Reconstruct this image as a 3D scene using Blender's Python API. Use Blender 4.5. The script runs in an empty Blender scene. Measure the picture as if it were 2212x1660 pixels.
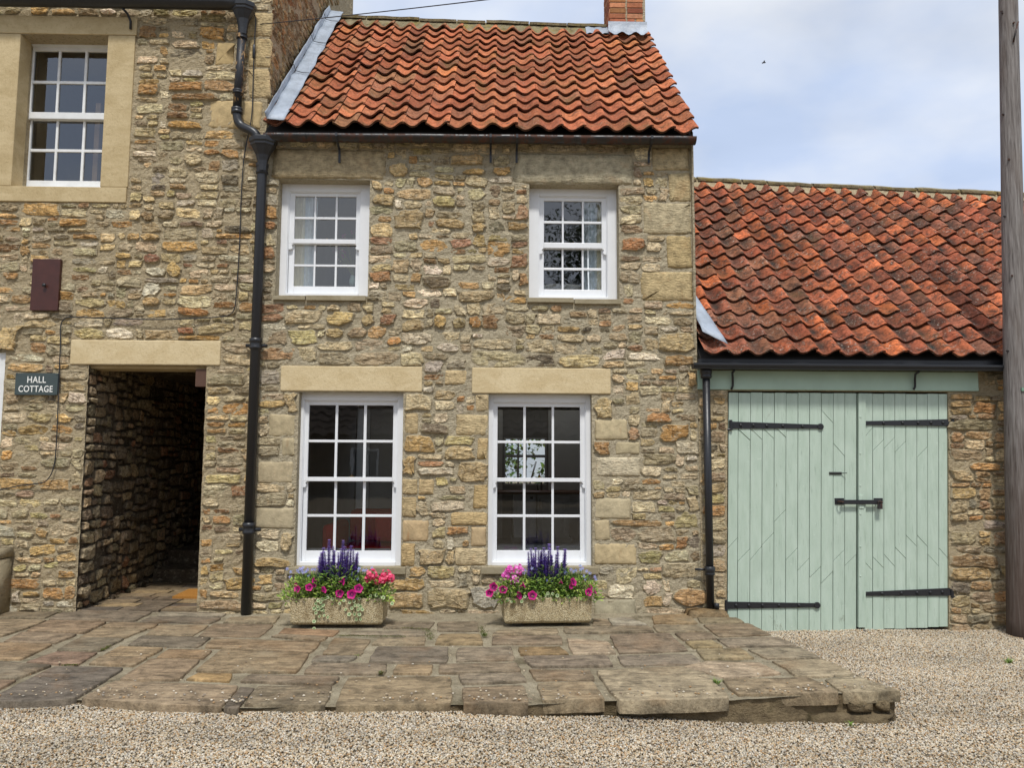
import bpy, math, random
import numpy as np
from mathutils import Vector, noise as mnoise

# ------------------------------------------------------------------ camera, sky, sun, exposure
SC = bpy.context.scene
COL = SC.collection
F_PX, CX, CY = 1680.0, 1106.0, 830.0          # focal length and centre in 2212 px wide picture units
CAM = (0.0, -7.45, 1.456)
YAW, PITCH, ROLL = math.radians(1.3), math.radians(5.3), math.radians(.25)
_f = Vector((math.sin(YAW)*math.cos(PITCH), math.cos(YAW)*math.cos(PITCH), math.sin(PITCH)))
_r0 = Vector((math.cos(YAW), -math.sin(YAW), 0)); _u0 = _r0.cross(_f)
_r = _r0*math.cos(ROLL)+_u0*math.sin(ROLL); _u = _u0*math.cos(ROLL)-_r0*math.sin(ROLL)
cd = bpy.data.cameras.new('camera'); cam = bpy.data.objects.new('camera', cd); COL.objects.link(cam)
cd.sensor_fit = 'HORIZONTAL'; cd.sensor_width = 36; cd.lens = 36*F_PX/2212
cd.clip_start = .05; cd.clip_end = 2000
from mathutils import Matrix
cam.matrix_world = Matrix(((_r.x, _u.x, -_f.x, CAM[0]), (_r.y, _u.y, -_f.y, CAM[1]), (_r.z, _u.z, -_f.z, CAM[2]), (0, 0, 0, 1)))
SC.camera = cam

SUN_EL, SUN_AZ = math.radians(60), math.radians(3)    # sun high behind the camera, a little to the right
world = bpy.data.worlds.new('World'); SC.world = world; world.use_nodes = True
wt = world.node_tree; wt.nodes.clear()
def wn(t, **k):
    n = wt.nodes.new(t)
    for a, b in k.items(): setattr(n, a, b)
    return n
w_out = wn('ShaderNodeOutputWorld'); w_bg = wn('ShaderNodeBackground'); w_bg.inputs['Strength'].default_value = .105
w_sky = wn('ShaderNodeTexSky', sky_type='NISHITA', sun_disc=False, sun_elevation=SUN_EL, sun_rotation=math.pi-SUN_AZ, air_density=1.0, dust_density=1.6, ozone_density=1.2)
w_tc = wn('ShaderNodeTexCoord'); w_map = wn('ShaderNodeMapping'); w_map.inputs['Scale'].default_value = (1.0, 1.0, 1.9); w_map.inputs['Location'].default_value = (.37, .2, .1)
w_n1 = wn('ShaderNodeTexNoise'); w_n1.inputs['Scale'].default_value = 2.3; w_n1.inputs['Detail'].default_value = 7; w_n1.inputs['Roughness'].default_value = .48; w_n1.inputs['Distortion'].default_value = .3
w_rp = wn('ShaderNodeValToRGB'); w_rp.color_ramp.elements[0].position = .33; w_rp.color_ramp.elements[1].position = .60
w_rp.color_ramp.elements[0].color = (.62, .62, .62, 1); w_rp.color_ramp.elements[1].color = (.98, .98, .98, 1)
w_n2 = wn('ShaderNodeTexNoise'); w_n2.inputs['Scale'].default_value = 3.1; w_n2.inputs['Detail'].default_value = 5
w_rp2 = wn('ShaderNodeValToRGB'); w_rp2.color_ramp.elements[0].position = .36; w_rp2.color_ramp.elements[1].position = .6
w_rp2.color_ramp.elements[0].color = (5.7, 6.8, 9.0, 1); w_rp2.color_ramp.elements[1].color = (8.3, 8.7, 9.4, 1)
w_mix = wn('ShaderNodeMix', data_type='RGBA')
L = wt.links.new
L(w_tc.outputs['Generated'], w_map.inputs['Vector']); L(w_map.outputs[0], w_n1.inputs['Vector']); L(w_map.outputs[0], w_n2.inputs['Vector'])
L(w_n1.outputs['Fac'], w_rp.inputs[0]); L(w_n2.outputs['Fac'], w_rp2.inputs[0])
L(w_rp.outputs[0], w_mix.inputs[0]); L(w_sky.outputs[0], w_mix.inputs[6]); L(w_rp2.outputs[0], w_mix.inputs[7])
L(w_mix.outputs[2], w_bg.inputs['Color']); L(w_bg.outputs[0], w_out.inputs['Surface'])

sl = bpy.data.lights.new('sun', 'SUN'); sl.energy = 3.1; sl.angle = math.radians(7.0); sl.color = (1, .97, .92)
so = bpy.data.objects.new('sun', sl); COL.objects.link(so)
sdir = Vector((math.sin(SUN_AZ)*math.cos(SUN_EL), -math.cos(SUN_AZ)*math.cos(SUN_EL), math.sin(SUN_EL)))
so.rotation_euler = sdir.to_track_quat('Z', 'Y').to_euler(); so.location = sdir*30
SC.view_settings.view_transform = 'Standard'; SC.view_settings.look = 'None'; SC.view_settings.gamma = 1; SC.view_settings.exposure = 0.0
SC.view_settings.use_curve_mapping = False
SC.cycles.max_bounces = 8; SC.cycles.diffuse_bounces = 4; SC.cycles.transparent_max_bounces = 12
SC.cycles.use_denoising = True; SC.cycles.sample_clamp_indirect = 6

# ------------------------------------------------------------------ helpers
def ray(px, py): return _f + _r*((px-CX)/F_PX) - _u*((py-CY)/F_PX)
def onY(px, py, y=0.0):
    d = ray(px, py); t = (y-CAM[1])/d.y
    return Vector(CAM)+d*t
def onZ(px, py, z=0.0):
    d = ray(px, py); t = (z-CAM[2])/d.z
    return Vector(CAM)+d*t
def proj(p):
    v = Vector(p)-Vector(CAM); w = v.dot(_f)
    if w < .05: return (-9999, -9999)
    return CX+F_PX*v.dot(_r)/w, CY-F_PX*v.dot(_u)/w
def X(px, py, y=0.0): return onY(px, py, y).x
def Z(px, py, y=0.0): return onY(px, py, y).z
def s2l(c):
    return tuple(((v/255)/12.92 if v/255 <= .04045 else ((v/255+.055)/1.055)**2.4) for v in c)
def nz(x, y, z): return mnoise.noise(Vector((x, y, z)))
def fbm(x, y, z, o=3):
    a, s, f = 0, .5, 1
    for _ in range(o): a += s*mnoise.noise(Vector((x*f, y*f, z*f))); s *= .5; f *= 2.1
    return a
def lerp(a, b, t): return a+(b-a)*t
def interp(x, pts):
    if x <= pts[0][0]: return pts[0][1]
    for (a, b), (c, d) in zip(pts, pts[1:]):
        if x <= c: return b+(d-b)*(x-a)/(c-a)
    return pts[-1][1]

class Geo:
    def __init__(s): s.v = []; s.f = []; s.t = []; s.e = None
    def add(s, v, f, tint=(.5, .5, .5)):
        o = len(s.v); s.v += [tuple(p) for p in v]; s.f += [tuple(i+o for i in q) for q in f]
        s.t += [tint]*len(v) if not isinstance(tint, list) else tint
        return s
    def box(s, x0, x1, y0, y1, z0, z1, tint=(.5, .5, .5)):
        v = [(x0, y0, z0), (x1, y0, z0), (x1, y1, z0), (x0, y1, z0), (x0, y0, z1), (x1, y0, z1), (x1, y1, z1), (x0, y1, z1)]
        f = [(0, 3, 2, 1), (4, 5, 6, 7), (0, 1, 5, 4), (1, 2, 6, 5), (2, 3, 7, 6), (3, 0, 4, 7)]
        return s.add(v, f, tint)
    def prism(s, pts, y0, y1, tint=(.5, .5, .5)):
        """polygon of (x,z), CCW seen from the front, from y0 (front) to y1"""
        n = len(pts)
        v = [(x, y0, z) for x, z in pts]+[(x, y1, z) for x, z in pts]
        f = [tuple(range(n)), tuple(range(2*n-1, n-1, -1))]+[(i, i+n, (i+1) % n+n, (i+1) % n) for i in range(n)]
        return s.add(v, f, tint)
    def tube(s, path, rad, n=10, tint=(.5, .5, .5), cap=True):
        path = [Vector(p) for p in path]; m = len(path)
        rads = rad if isinstance(rad, (list, tuple)) else [rad]*m
        v = []; f = []
        up = None
        for i, p in enumerate(path):
            d = (path[min(i+1, m-1)]-path[max(i-1, 0)]).normalized()
            if up is None:
                up = Vector((0, 0, 1)) if abs(d.z) < .8 else Vector((0, 1, 0))
            a = d.cross(up).normalized(); b = a.cross(d).normalized(); up = b
            for k in range(n):
                t = 2*math.pi*k/n
                v.append(p+(a*math.cos(t)+b*math.sin(t))*rads[i])
        for i in range(m-1):
            for k in range(n):
                f.append((i*n+k, i*n+(k+1) % n, (i+1)*n+(k+1) % n, (i+1)*n+k))
        if cap: f.append(tuple(range(n-1, -1, -1))); f.append(tuple((m-1)*n+k for k in range(n)))
        return s.add(v, f, tint)
    def lathe(s, c, prof, n=12, tint=(.5, .5, .5), rot=0.0, sy=1.0):
        v = []; f = []
        for r, z in prof:
            for k in range(n):
                t = 2*math.pi*k/n+rot; v.append((c[0]+r*math.cos(t), c[1]+r*math.sin(t)*sy, c[2]+z))
        for i in range(len(prof)-1):
            for k in range(n): f.append((i*n+k, i*n+(k+1) % n, (i+1)*n+(k+1) % n, (i+1)*n+k))
        f.append(tuple(range(n-1, -1, -1))); f.append(tuple((len(prof)-1)*n+k for k in range(n)))
        return s.add(v, f, tint)
    def build(s, name, mat, parent=None, smooth=False, bevel=0):
        me = bpy.data.meshes.new(name); me.from_pydata(s.v, [], s.f)
        at = me.attributes.new('tint', 'FLOAT_COLOR', 'POINT')
        t = np.ones((len(s.v), 4), np.float32); t[:, :3] = np.array(s.t, np.float32).reshape(-1, 3)
        if s.e is not None: t[:, 3] = s.e
        at.data.foreach_set('color', t.ravel())
        if smooth: me.polygons.foreach_set('use_smooth', [True]*len(me.polygons))
        me.materials.append(mat); me.update()
        o = bpy.data.objects.new(name, me); COL.objects.link(o)
        if parent is not None: o.parent = parent
        if bevel:
            m = o.modifiers.new('bevel', 'BEVEL'); m.width = bevel; m.segments = 2; m.limit_method = 'ANGLE'
        return o
def tag(o, label=None, cat=None, group=None, kind=None):
    if label: o['label'] = label
    if cat: o['category'] = cat
    if group: o['group'] = group
    if kind: o['kind'] = kind
    return o
def thing(name, label, cat, loc=(0, 0, 0), group=None):
    o = bpy.data.objects.new(name, None); COL.objects.link(o); o.location = loc; o.empty_display_size = .1
    return tag(o, label, cat, group)
def rel(o):                      # keep world placement of parts whose parent Empty is not at the origin
    o.matrix_parent_inverse = Matrix.Translation(-Vector(o.parent.location)); return o

# ------------------------------------------------------------------ materials
class M:
    def __init__(s, name):
        s.m = bpy.data.materials.new(name); s.m.use_nodes = True; s.t = s.m.node_tree
        s.b = s.t.nodes['Principled BSDF']; s.o = s.t.nodes['Material Output']
    def n(s, t, ins=None, **k):
        x = s.t.nodes.new(t)
        for a, b in k.items(): setattr(x, a, b)
        for a, b in (ins or {}).items(): s.set(x.inputs[a], b)
        return x
    def set(s, sock, v):
        if isinstance(v, bpy.types.NodeSocket): s.t.links.new(v, sock)
        else: sock.default_value = v
    def pos(s, scale=(1, 1, 1)):
        g = s.n('ShaderNodeNewGeometry'); mp = s.n('ShaderNodeMapping', {'Vector': g.outputs['Position'], 'Scale': scale}); return mp.outputs[0]
    def obj(s, scale=(1, 1, 1)):
        g = s.n('ShaderNodeTexCoord'); mp = s.n('ShaderNodeMapping', {'Vector': g.outputs['Object'], 'Scale': scale}); return mp.outputs[0]
    def noise(s, v, scale, detail=4, rough=.55, dist=0):
        return s.n('ShaderNodeTexNoise', {'Vector': v, 'Scale': scale, 'Detail': detail, 'Roughness': rough, 'Distortion': dist}).outputs['Fac']
    def voro(s, v, scale, out='Distance', feature='F1'):
        return s.n('ShaderNodeTexVoronoi', {'Vector': v, 'Scale': scale}, feature=feature).outputs[out]
    def ramp(s, fac, stops, interp='LINEAR'):
        r = s.n('ShaderNodeValToRGB', {'Fac': fac}); cr = r.color_ramp; cr.interpolation = interp
        while len(cr.elements) < len(stops): cr.elements.new(.5)
        for e, (p, c) in zip(cr.elements, stops):
            e.position = p; e.color = (c, c, c, 1) if isinstance(c, (int, float)) else tuple(c)+(1,)
        return r.outputs[0]
    def mix(s, f, a, b, mode='MIX'):
        x = s.n('ShaderNodeMix', data_type='RGBA', blend_type=mode)
        for i, v in ((0, f), (6, a), (7, b)):
            if isinstance(v, tuple) and len(v) == 3: v = v+(1,)
            s.set(x.inputs[i], v)
        return x.outputs[2]
    def math(s, op, a, b=0.0):
        x = s.n('ShaderNodeMath', operation=op); s.set(x.inputs[0], a); s.set(x.inputs[1], b); return x.outputs[0]
    def attr(s, name='tint'): return s.n('ShaderNodeAttribute', attribute_name=name).outputs['Color']
    def bump(s, h, strength=.5, dist=.01, normal=None):
        x = s.n('ShaderNodeBump', {'Height': h, 'Strength': strength, 'Distance': dist})
        if normal is not None: s.set(x.inputs['Normal'], normal)
        return x.outputs[0]
    def out(s, color=None, rough=None, normal=None, metal=None, spec=None):
        for k, v in (('Base Color', color), ('Roughness', rough), ('Normal', normal), ('Metallic', metal), ('Specular IOR Level', spec)):
            if v is None: continue
            if isinstance(v, tuple) and len(v) == 3: v = v+(1,)
            s.set(s.b.inputs[k], v)
        return s.m

def mk_stone(name, strata=1.0, bumpd=.02, stain=.5, pale=.6, mort=(190, 176, 146)):
    m = M(name); p = m.pos(); at = m.n('ShaderNodeAttribute', attribute_name='tint'); base = at.outputs['Color']
    v1 = m.ramp(m.noise(p, 19, 9, .72), [(.36, .78), (.5, 1.34), (.63, 1.8)])
    c = m.mix(1.0, base, v1, 'MULTIPLY')
    st = m.noise(m.pos((6, 6, 42)), 1.5, 7, .68, .9)
    c = m.mix(strata, c, m.mix(1.0, c, m.ramp(st, [(.35, .5), (.45, 1.02), (.64, 1.35)]), 'MULTIPLY'))
    f1 = m.ramp(m.noise(p, 8, 7, .7, .8), [(.54, 0.0), (.63, stain*.5)])
    c = m.mix(f1, c, m.mix(1.0, c, (.9, .66, .42), 'MULTIPLY'))
    f1b = m.ramp(m.noise(m.pos((1, 1, 1.5)), 17, 7, .7, .5), [(.55, 0.0), (.63, stain*.6)])
    c = m.mix(f1b, c, m.mix(.6, c, s2l((172, 138, 88))))
    f2 = m.ramp(m.noise(m.pos((1, 1, 1.8)), 24, 7, .75), [(.54, 0.0), (.61, pale)])
    c = m.mix(f2, c, s2l((206, 194, 168)))
    f3 = m.ramp(m.noise(m.pos((1, 1, 2.2)), 27, 6, .75), [(.37, .65), (.45, 0.0)])
    c = m.mix(f3, c, m.mix(1.0, c, (.40, .35, .29), 'MULTIPLY'))
    ck = m.n('ShaderNodeTexVoronoi', {'Vector': m.n('ShaderNodeMix', {0: .12, 4: m.pos((1, 1, 1.9)), 5: m.n('ShaderNodeTexNoise', {'Scale': 9.0, 'Vector': p}).outputs['Color']}, data_type='VECTOR').outputs[1], 'Scale': 9.0}, feature='DISTANCE_TO_EDGE').outputs['Distance']
    c = m.mix(m.ramp(ck, [(.010, .6), (.04, 0.0)]), c, m.mix(1.0, c, (.3, .27, .24), 'MULTIPLY'))
    sm = m.math('ADD', at.outputs['Alpha'], m.math('MULTIPLY', m.math('SUBTRACT', m.noise(p, 19, 6, .7), .5), 2.4))
    c = m.mix(m.ramp(sm, [(.44, 0.0), (.72, 1.0)]), c, m.mix(m.noise(p, 40, 4, .7), s2l(mort), s2l(tuple(v*.86 for v in mort))))
    h = m.math('ADD', m.noise(p, 30, 9, .72), m.math('MULTIPLY', st, 1.3*strata))
    h = m.math('ADD', h, m.math('MULTIPLY', m.noise(p, 11, 4, .65), 1.0))
    return m.out(c, .95, m.bump(h, 1.0, bumpd), spec=.15)
STONE = mk_stone('rubble_stone')
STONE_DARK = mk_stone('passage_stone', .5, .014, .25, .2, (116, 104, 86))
def mk_mortar(name, a, b, cdark):
    m = M(name); p = m.pos()
    c = m.mix(m.ramp(m.noise(p, 3.5, 6, .6), [(.35, 0.0), (.65, 1.0)]), a, b)
    c = m.mix(m.ramp(m.noise(m.pos((1, 1, 1.7)), 34, 6, .75), [(.36, .85), (.47, 0.0)]), c, cdark)
    c = m.mix(m.ramp(m.noise(m.pos((1, 1, 1.6)), 17, 7, .75), [(.54, 0.0), (.64, .6)]), c, s2l((206, 194, 168)))
    h = m.math('ADD', m.noise(p, 60, 6, .75), m.math('MULTIPLY', m.noise(m.pos((1, 1, 2.0)), 16, 7, .7, .6), 1.6))
    return m.out(c, .95, m.bump(h, 1.0, .024), spec=.15)
MORTAR = mk_mortar('lime_mortar', s2l((202, 189, 160)), s2l((190, 178, 151)), s2l((144, 132, 108)))
MORTAR_WARM = mk_mortar('warm_mortar', s2l((200, 183, 149)), s2l((187, 170, 138)), s2l((140, 123, 95)))
def mk_dressed(name, a, b, tool=0.0, bands=.5):
    m = M(name); p = m.pos()
    c = m.mix(m.ramp(m.noise(m.pos((1.2, 1.2, 2.2)), 3.0, 7, .65, .4), [(.40, 0.0), (.6, 1.0)]), a, b)
    ln = m.ramp(m.noise(m.pos((2.2, 2.2, 60)), 1.0, 5, .6, .5), [(.66, 0.0), (.74, bands)])
    c = m.mix(ln, c, m.mix(1.0, c, (.72, .66, .58), 'MULTIPLY'))
    c = m.mix(m.ramp(m.noise(p, 40, 7, .78), [(.36, .6), (.47, 0.0)]), c, m.mix(1.0, c, (.72, .68, .62), 'MULTIPLY'))
    c = m.mix(m.ramp(m.noise(p, 2.2, 5, .7), [(.58, 0.0), (.75, .35)]), c, m.mix(1.0, c, (.74, .68, .6), 'MULTIPLY'))
    h = m.math('MULTIPLY', m.noise(p, 140, 4, .6), .4)
    return m.out(c, .88, m.bump(m.noise(p, 45, 7, .7), .6, .008), spec=.2)
LINTEL = mk_dressed('sawn_sandstone', s2l((212, 194, 156)), s2l((200, 180, 140)))
SURROUND = mk_dressed('sandstone_surround', s2l((198, 179, 140)), s2l((184, 164, 124)), bands=.2)
SILL = mk_dressed('grey_sandstone', s2l((160, 150, 126)), s2l((146, 135, 110)), bands=.2)
def mk_tooled():
    m = M('tooled_sandstone'); p = m.pos(); base = m.attr()
    c = m.mix(1.0, base, m.ramp(m.noise(p, 14, 8, .7), [(.34, .78), (.5, 1.18), (.64, 1.5)]), 'MULTIPLY')
    f1 = m.ramp(m.noise(p, 4.5, 6, .65, .6), [(.56, 0.0), (.7, .6)])
    c = m.mix(f1, c, m.mix(.5, c, s2l((170, 118, 62))))
    c = m.mix(m.ramp(m.noise(p, 40, 5, .7), [(.3, .7), (.42, 0.0)]), c, m.mix(1.0, c, (.45, .41, .35), 'MULTIPLY'))
    mp = m.n('ShaderNodeMapping', {'Vector': m.pos(), 'Rotation': (0, .65, 0), 'Scale': (14, 20, 62)})
    tl = m.noise(mp.outputs[0], 1.4, 3, .5, .7)
    c = m.mix(1.0, c, m.ramp(tl, [(.3, .72), (.5, 1.0)]), 'MULTIPLY')
    h = m.math('ADD', m.math('MULTIPLY', tl, 1.1), m.noise(p, 45, 6, .65))
    return m.out(c, .92, m.bump(h, 1.0, .013), spec=.2)
TOOLED = mk_tooled()
def mk_block():
    m = M('smooth_block'); p = m.pos(); base = m.attr()
    c = m.mix(1.0, base, m.ramp(m.noise(p, 12, 8, .7), [(.34, .84), (.5, 1.1), (.66, 1.32)]), 'MULTIPLY')
    c = m.mix(m.ramp(m.noise(m.pos((1, 1, .35)), 7, 6, .7), [(.62, 0.0), (.72, .5)]), c, s2l((158, 110, 66)))
    c = m.mix(m.ramp(m.noise(p, 60, 5, .7), [(.28, .5), (.38, 0.0)]), c, m.mix(1.0, c, (.5, .45, .4), 'MULTIPLY'))
    return m.out(c, .92, m.bump(m.noise(p, 50, 8, .65), .7, .008), spec=.2)
BLOCK = mk_block()
def mk_tile(name, dark, dthr, ring=0.0, moss=.4, pale=.4):
    m = M(name); p = m.pos(); base = m.attr()
    c = m.mix(1.0, base, m.ramp(m.noise(p, 22, 9, .76), [(.36, .55), (.5, 1.02), (.64, 1.42)]), 'MULTIPLY')
    n1 = m.noise(p, 10, 9, .78, .6)
    fd = m.ramp(n1, [(dthr, 0.0), (dthr+.13, dark)])
    c = m.mix(fd, c, s2l((74, 58, 50)))
    if ring:
        d = m.voro(m.n('ShaderNodeMix', {0: .045, 4: m.pos(), 5: m.n('ShaderNodeTexNoise', {'Scale': 30.0}).outputs['Color']}, data_type='VECTOR').outputs[1], 6.5)
        rg = m.math('SINE', m.math('MULTIPLY', d, 95.0))
        msk = m.math('MULTIPLY', m.ramp(d, [(.3, 1.0), (.5, 0.0)]), m.ramp(m.noise(p, 3.1, 3, .5), [(.46, 0.0), (.58, ring)]))
        c = m.mix(m.math('MULTIPLY', m.ramp(rg, [(.2, 0.0), (.6, 1.0)]), msk), c, s2l((48, 40, 38)))
    fm = m.ramp(m.noise(p, 3.3, 6, .65, .5), [(.54, 0.0), (.7, moss)])
    c = m.mix(fm, c, s2l((106, 92, 58)))
    fp = m.ramp(m.noise(p, 34, 6, .78), [(.57, 0.0), (.63, pale)])
    fp = m.math('MULTIPLY', fp, m.ramp(m.noise(p, 5, 3), [(.4, 0.0), (.6, 1.0)]))
    c = m.mix(fp, c, s2l((186, 180, 166)))
    h = m.math('ADD', m.noise(p, 60, 6, .65), m.noise(p, 14, 5, .6))
    c = m.mix(m.ramp(m.noise(p, 30, 7, .8), [(.38, .7), (.46, 0.0)]), c, m.mix(1.0, c, (.42, .38, .36), 'MULTIPLY'))
    return m.out(c, .95, m.bump(h, .9, .010), spec=.1)
TILE = mk_tile('clay_pantile', .75, .52, 0, .6, .5)
TILE_OLD = mk_tile('lichened_pantile', .88, .47, 1.0, .25, .9)
def mk_simple(name, col, rough=.5, var=.15, scale=20, bump=.2, dist=.003, metal=0.0, spec=.5, useattr=False):
    m = M(name); p = m.pos(); base = m.attr() if useattr else col+(1,)
    c = m.mix(1.0, base, m.ramp(m.noise(p, scale, 6, .6), [(.25, 1-var), (.75, 1+var)]), 'MULTIPLY')
    return m.out(c, rough, m.bump(m.noise(p, scale*3, 5, .6), bump, dist), metal, spec)
WHITE = mk_simple('white_gloss_paint', (.80, .815, .83), .32, .04, 6, .15, .002)
WHITE_OLD = mk_simple('old_white_paint', (.76, .77, .76), .5, .1, 9, .5, .004)
LEAD = None
def mk_lead():
    m = M('lead_sheet'); p = m.pos()
    c = m.mix(m.ramp(m.noise(p, 5, 7, .65), [(.3, 0.0), (.7, 1.0)]), s2l((132, 141, 151)), s2l((176, 186, 198)))
    c = m.mix(m.ramp(m.noise(m.pos((1, 1, 3)), 14, 6, .7), [(.6, 0.0), (.72, .6)]), c, s2l((120, 122, 124)))
    return m.out(c, .5, m.bump(m.noise(p, 16, 5, .6), .8, .012), .0, .5)
LEAD = mk_lead()
def mk_iron(name, rust, paint):
    m = M(name); p = m.pos()
    f = m.ramp(m.noise(m.pos((1, 1, .6)), 13, 8, .7, .4), [(.62-rust*.25, 0.0), (.70-rust*.2, 1.0 if rust else 0.0)])
    c = m.mix(f, paint, m.mix(m.noise(p, 40, 4), s2l((92, 56, 38)), s2l((58, 42, 34))))
    r = m.mix(f, (.38, .38, .38), (.85, .85, .85))
    return m.out(c, r, m.bump(m.noise(p, 35, 6, .6), .35, .004), 0.0, .5)
IRON = mk_iron('black_painted_iron', .0, (.018, .019, .022))
IRON_RUST = mk_iron('rusty_black_iron', .62, (.022, .02, .02))
def mk_peel():
    m = M('peeling_black_iron'); p = m.pos()
    f = m.ramp(m.noise(m.pos((1, 1, .45)), 17, 8, .7, .3), [(.56, 0.0), (.6, 1.0)])
    c = m.mix(f, (.02, .021, .024), m.mix(m.noise(p, 30, 4), s2l((196, 164, 112)), s2l((110, 70, 45))))
    return m.out(c, .5, m.bump(f, .4, .002), 0.0, .4)
IRON_PEEL = mk_peel()
def mk_green():
    m = M('sage_green_paint'); p = m.pos((1, 1, .16))
    c = m.mix(m.ramp(m.noise(p, 22, 6, .6), [(.3, 0.0), (.7, 1.0)]), s2l((174, 192, 175)), s2l((188, 204, 189)))
    c = m.mix(m.ramp(m.noise(m.pos(), 2.5, 5, .6), [(.45, 0.0), (.75, .35)]), c, s2l((158, 175, 159)))
    c = m.mix(m.ramp(m.noise(m.pos(), 42, 3, .6), [(.68, 0.0), (.73, .7)]), c, s2l((206, 220, 206)))
    c = m.mix(m.ramp(m.noise(m.pos((1, 1, .08)), 70, 6, .7), [(.3, .55), (.44, 0.0)]), c, s2l((130, 148, 132)))
    c = m.mix(m.ramp(m.noise(m.pos((1, 1, .5)), 6, 8, .8, .5), [(.63, 0.0), (.68, .75)]), c, s2l((134, 140, 122)))
    return m.out(c, .55, m.bump(m.noise(m.pos((1, 1, .05)), 120, 4, .6), .35, .003), 0.0, .4)
GREEN = mk_green()
GREEN_BEAM = mk_simple('sage_green_beam_paint', s2l((172, 196, 177)), .55, .08, 5, .2, .002)
def mk_glass(name='window_glass', k=3.2):
    m = M(name); t = m.t
    tr = m.n('ShaderNodeBsdfTransparent', {'Color': (.88, .9, .9, 1)}); gl = m.n('ShaderNodeBsdfGlossy', {'Roughness': .0, 'Color': (1, 1, 1, 1)})
    nb = m.bump(m.noise(m.pos(), 4.5, 2, .5), .10, .005); m.set(gl.inputs['Normal'], nb)
    fr = m.n('ShaderNodeFresnel', {'IOR': 1.52}); fac = m.math('MINIMUM', m.math('MULTIPLY', fr.outputs[0], k), .9)
    mx = m.n('ShaderNodeMixShader', {0: fac, 1: tr.outputs[0], 2: gl.outputs[0]}); t.links.new(mx.outputs[0], m.o.inputs['Surface'])
    return m.m
GLASS = mk_glass(); GLASS_OLD = mk_glass('single_window_glass', 1.7)
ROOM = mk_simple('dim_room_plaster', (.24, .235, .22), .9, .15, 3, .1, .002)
DARKWOOD = mk_simple('dark_brown_paint', s2l((70, 36, 28)), .4, .25, 12, .3, .002)
def mk_slab():
    m = M('riven_york_stone'); p = m.pos(); base = m.attr()
    c = m.mix(1.0, base, m.ramp(m.noise(p, 7, 9, .72, .6), [(.34, .5), (.5, 1.0), (.66, 1.4)]), 'MULTIPLY')
    mp = m.pos((1.6, 7.5, 1)); w = m.noise(mp, 2.4, 8, .65, 1.4)
    c = m.mix(1.0, c, m.ramp(w, [(.34, .62), (.5, 1.0), (.66, 1.3)]), 'MULTIPLY')
    c = m.mix(m.ramp(m.noise(p, 2.0, 6, .65, .6), [(.52, 0.0), (.72, .55)]), c, m.mix(.55, c, s2l((150, 112, 72))))
    c = m.mix(m.ramp(m.noise(p, 1.6, 5, .6), [(.58, 0.0), (.72, .35)]), c, s2l((178, 166, 140)))
    c = m.mix(m.ramp(m.noise(p, 70, 3, .6), [(.71, 0.0), (.75, .8)]), c, s2l((206, 200, 184)))
    c = m.mix(m.ramp(m.noise(m.pos((1, 1.6, 1)), 48, 7, .78), [(.34, .8), (.5, 0.0)]), c, m.mix(1.0, c, (.5, .47, .44), 'MULTIPLY'))
    c = m.mix(m.ramp(m.noise(m.pos((1, 1.6, 1)), 33, 7, .78), [(.54, 0.0), (.66, .55)]), c, m.mix(1.0, c, (1.5, 1.45, 1.38), 'MULTIPLY'))
    h = m.math('ADD', m.noise(p, 40, 7, .65), m.math('MULTIPLY', w, 1.6))
    return m.out(c, .85, m.bump(h, 1.0, .014), 0.0, .25)
SLAB = mk_slab()
def mk_joint():
    m = M('gritty_joint_mortar'); p = m.pos()
    c = m.mix(m.ramp(m.noise(p, 5, 6, .6), [(.35, 0.0), (.65, 1.0)]), s2l((146, 135, 112)), s2l((180, 169, 144)))
    c = m.mix(m.ramp(m.noise(p, 60, 6, .8), [(.36, .8), (.48, 0.0)]), c, s2l((86, 78, 64)))
    c = m.mix(m.ramp(m.noise(p, 2.2, 5, .6), [(.57, 0.0), (.66, .7)]), c, s2l((92, 84, 62)))
    return m.out(c, .95, m.bump(m.noise(p, 80, 6, .75), 1.0, .018), 0.0, .15)
JOINT = mk_joint()
def mk_riser():
    m = M('mossy_riser_stone'); p = m.pos()
    c = m.mix(m.ramp(m.noise(p, 6, 7, .65), [(.35, 0.0), (.65, 1.0)]), s2l((92, 80, 62)), s2l((140, 124, 96)))
    c = m.mix(m.ramp(m.noise(p, 4, 6, .6), [(.54, 0.0), (.64, .8)]), c, s2l((66, 60, 40)))
    c = m.mix(m.ramp(m.noise(p, 9, 7, .75), [(.66, 0.0), (.7, .8)]), c, s2l((184, 178, 164)))
    h = m.math('ADD', m.noise(p, 45, 6, .7), m.noise(m.pos((1, 1, 2.5)), 9, 6, .65))
    return m.out(c, .95, m.bump(h, 1.0, .02), 0.0, .15)
RISER = mk_riser()
def mk_ground():
    m = M('gravel_bed'); p = m.pos()
    v = m.n('ShaderNodeTexVoronoi', {'Vector': p, 'Scale': 75.0}); col = m.ramp(v.outputs['Color'], [(.0, s2l((120, 104, 82))), (.5, s2l((170, 152, 124))), (1.0, s2l((205, 192, 168)))])
    c = m.mix(1.0, col, m.ramp(v.outputs['Distance'], [(.2, 1.0), (.8, .35)]), 'MULTIPLY')
    return m.out(c, .9, m.bump(v.outputs['Distance'], 1.0, .012), 0.0, .2)
GROUND = mk_ground()
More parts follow.
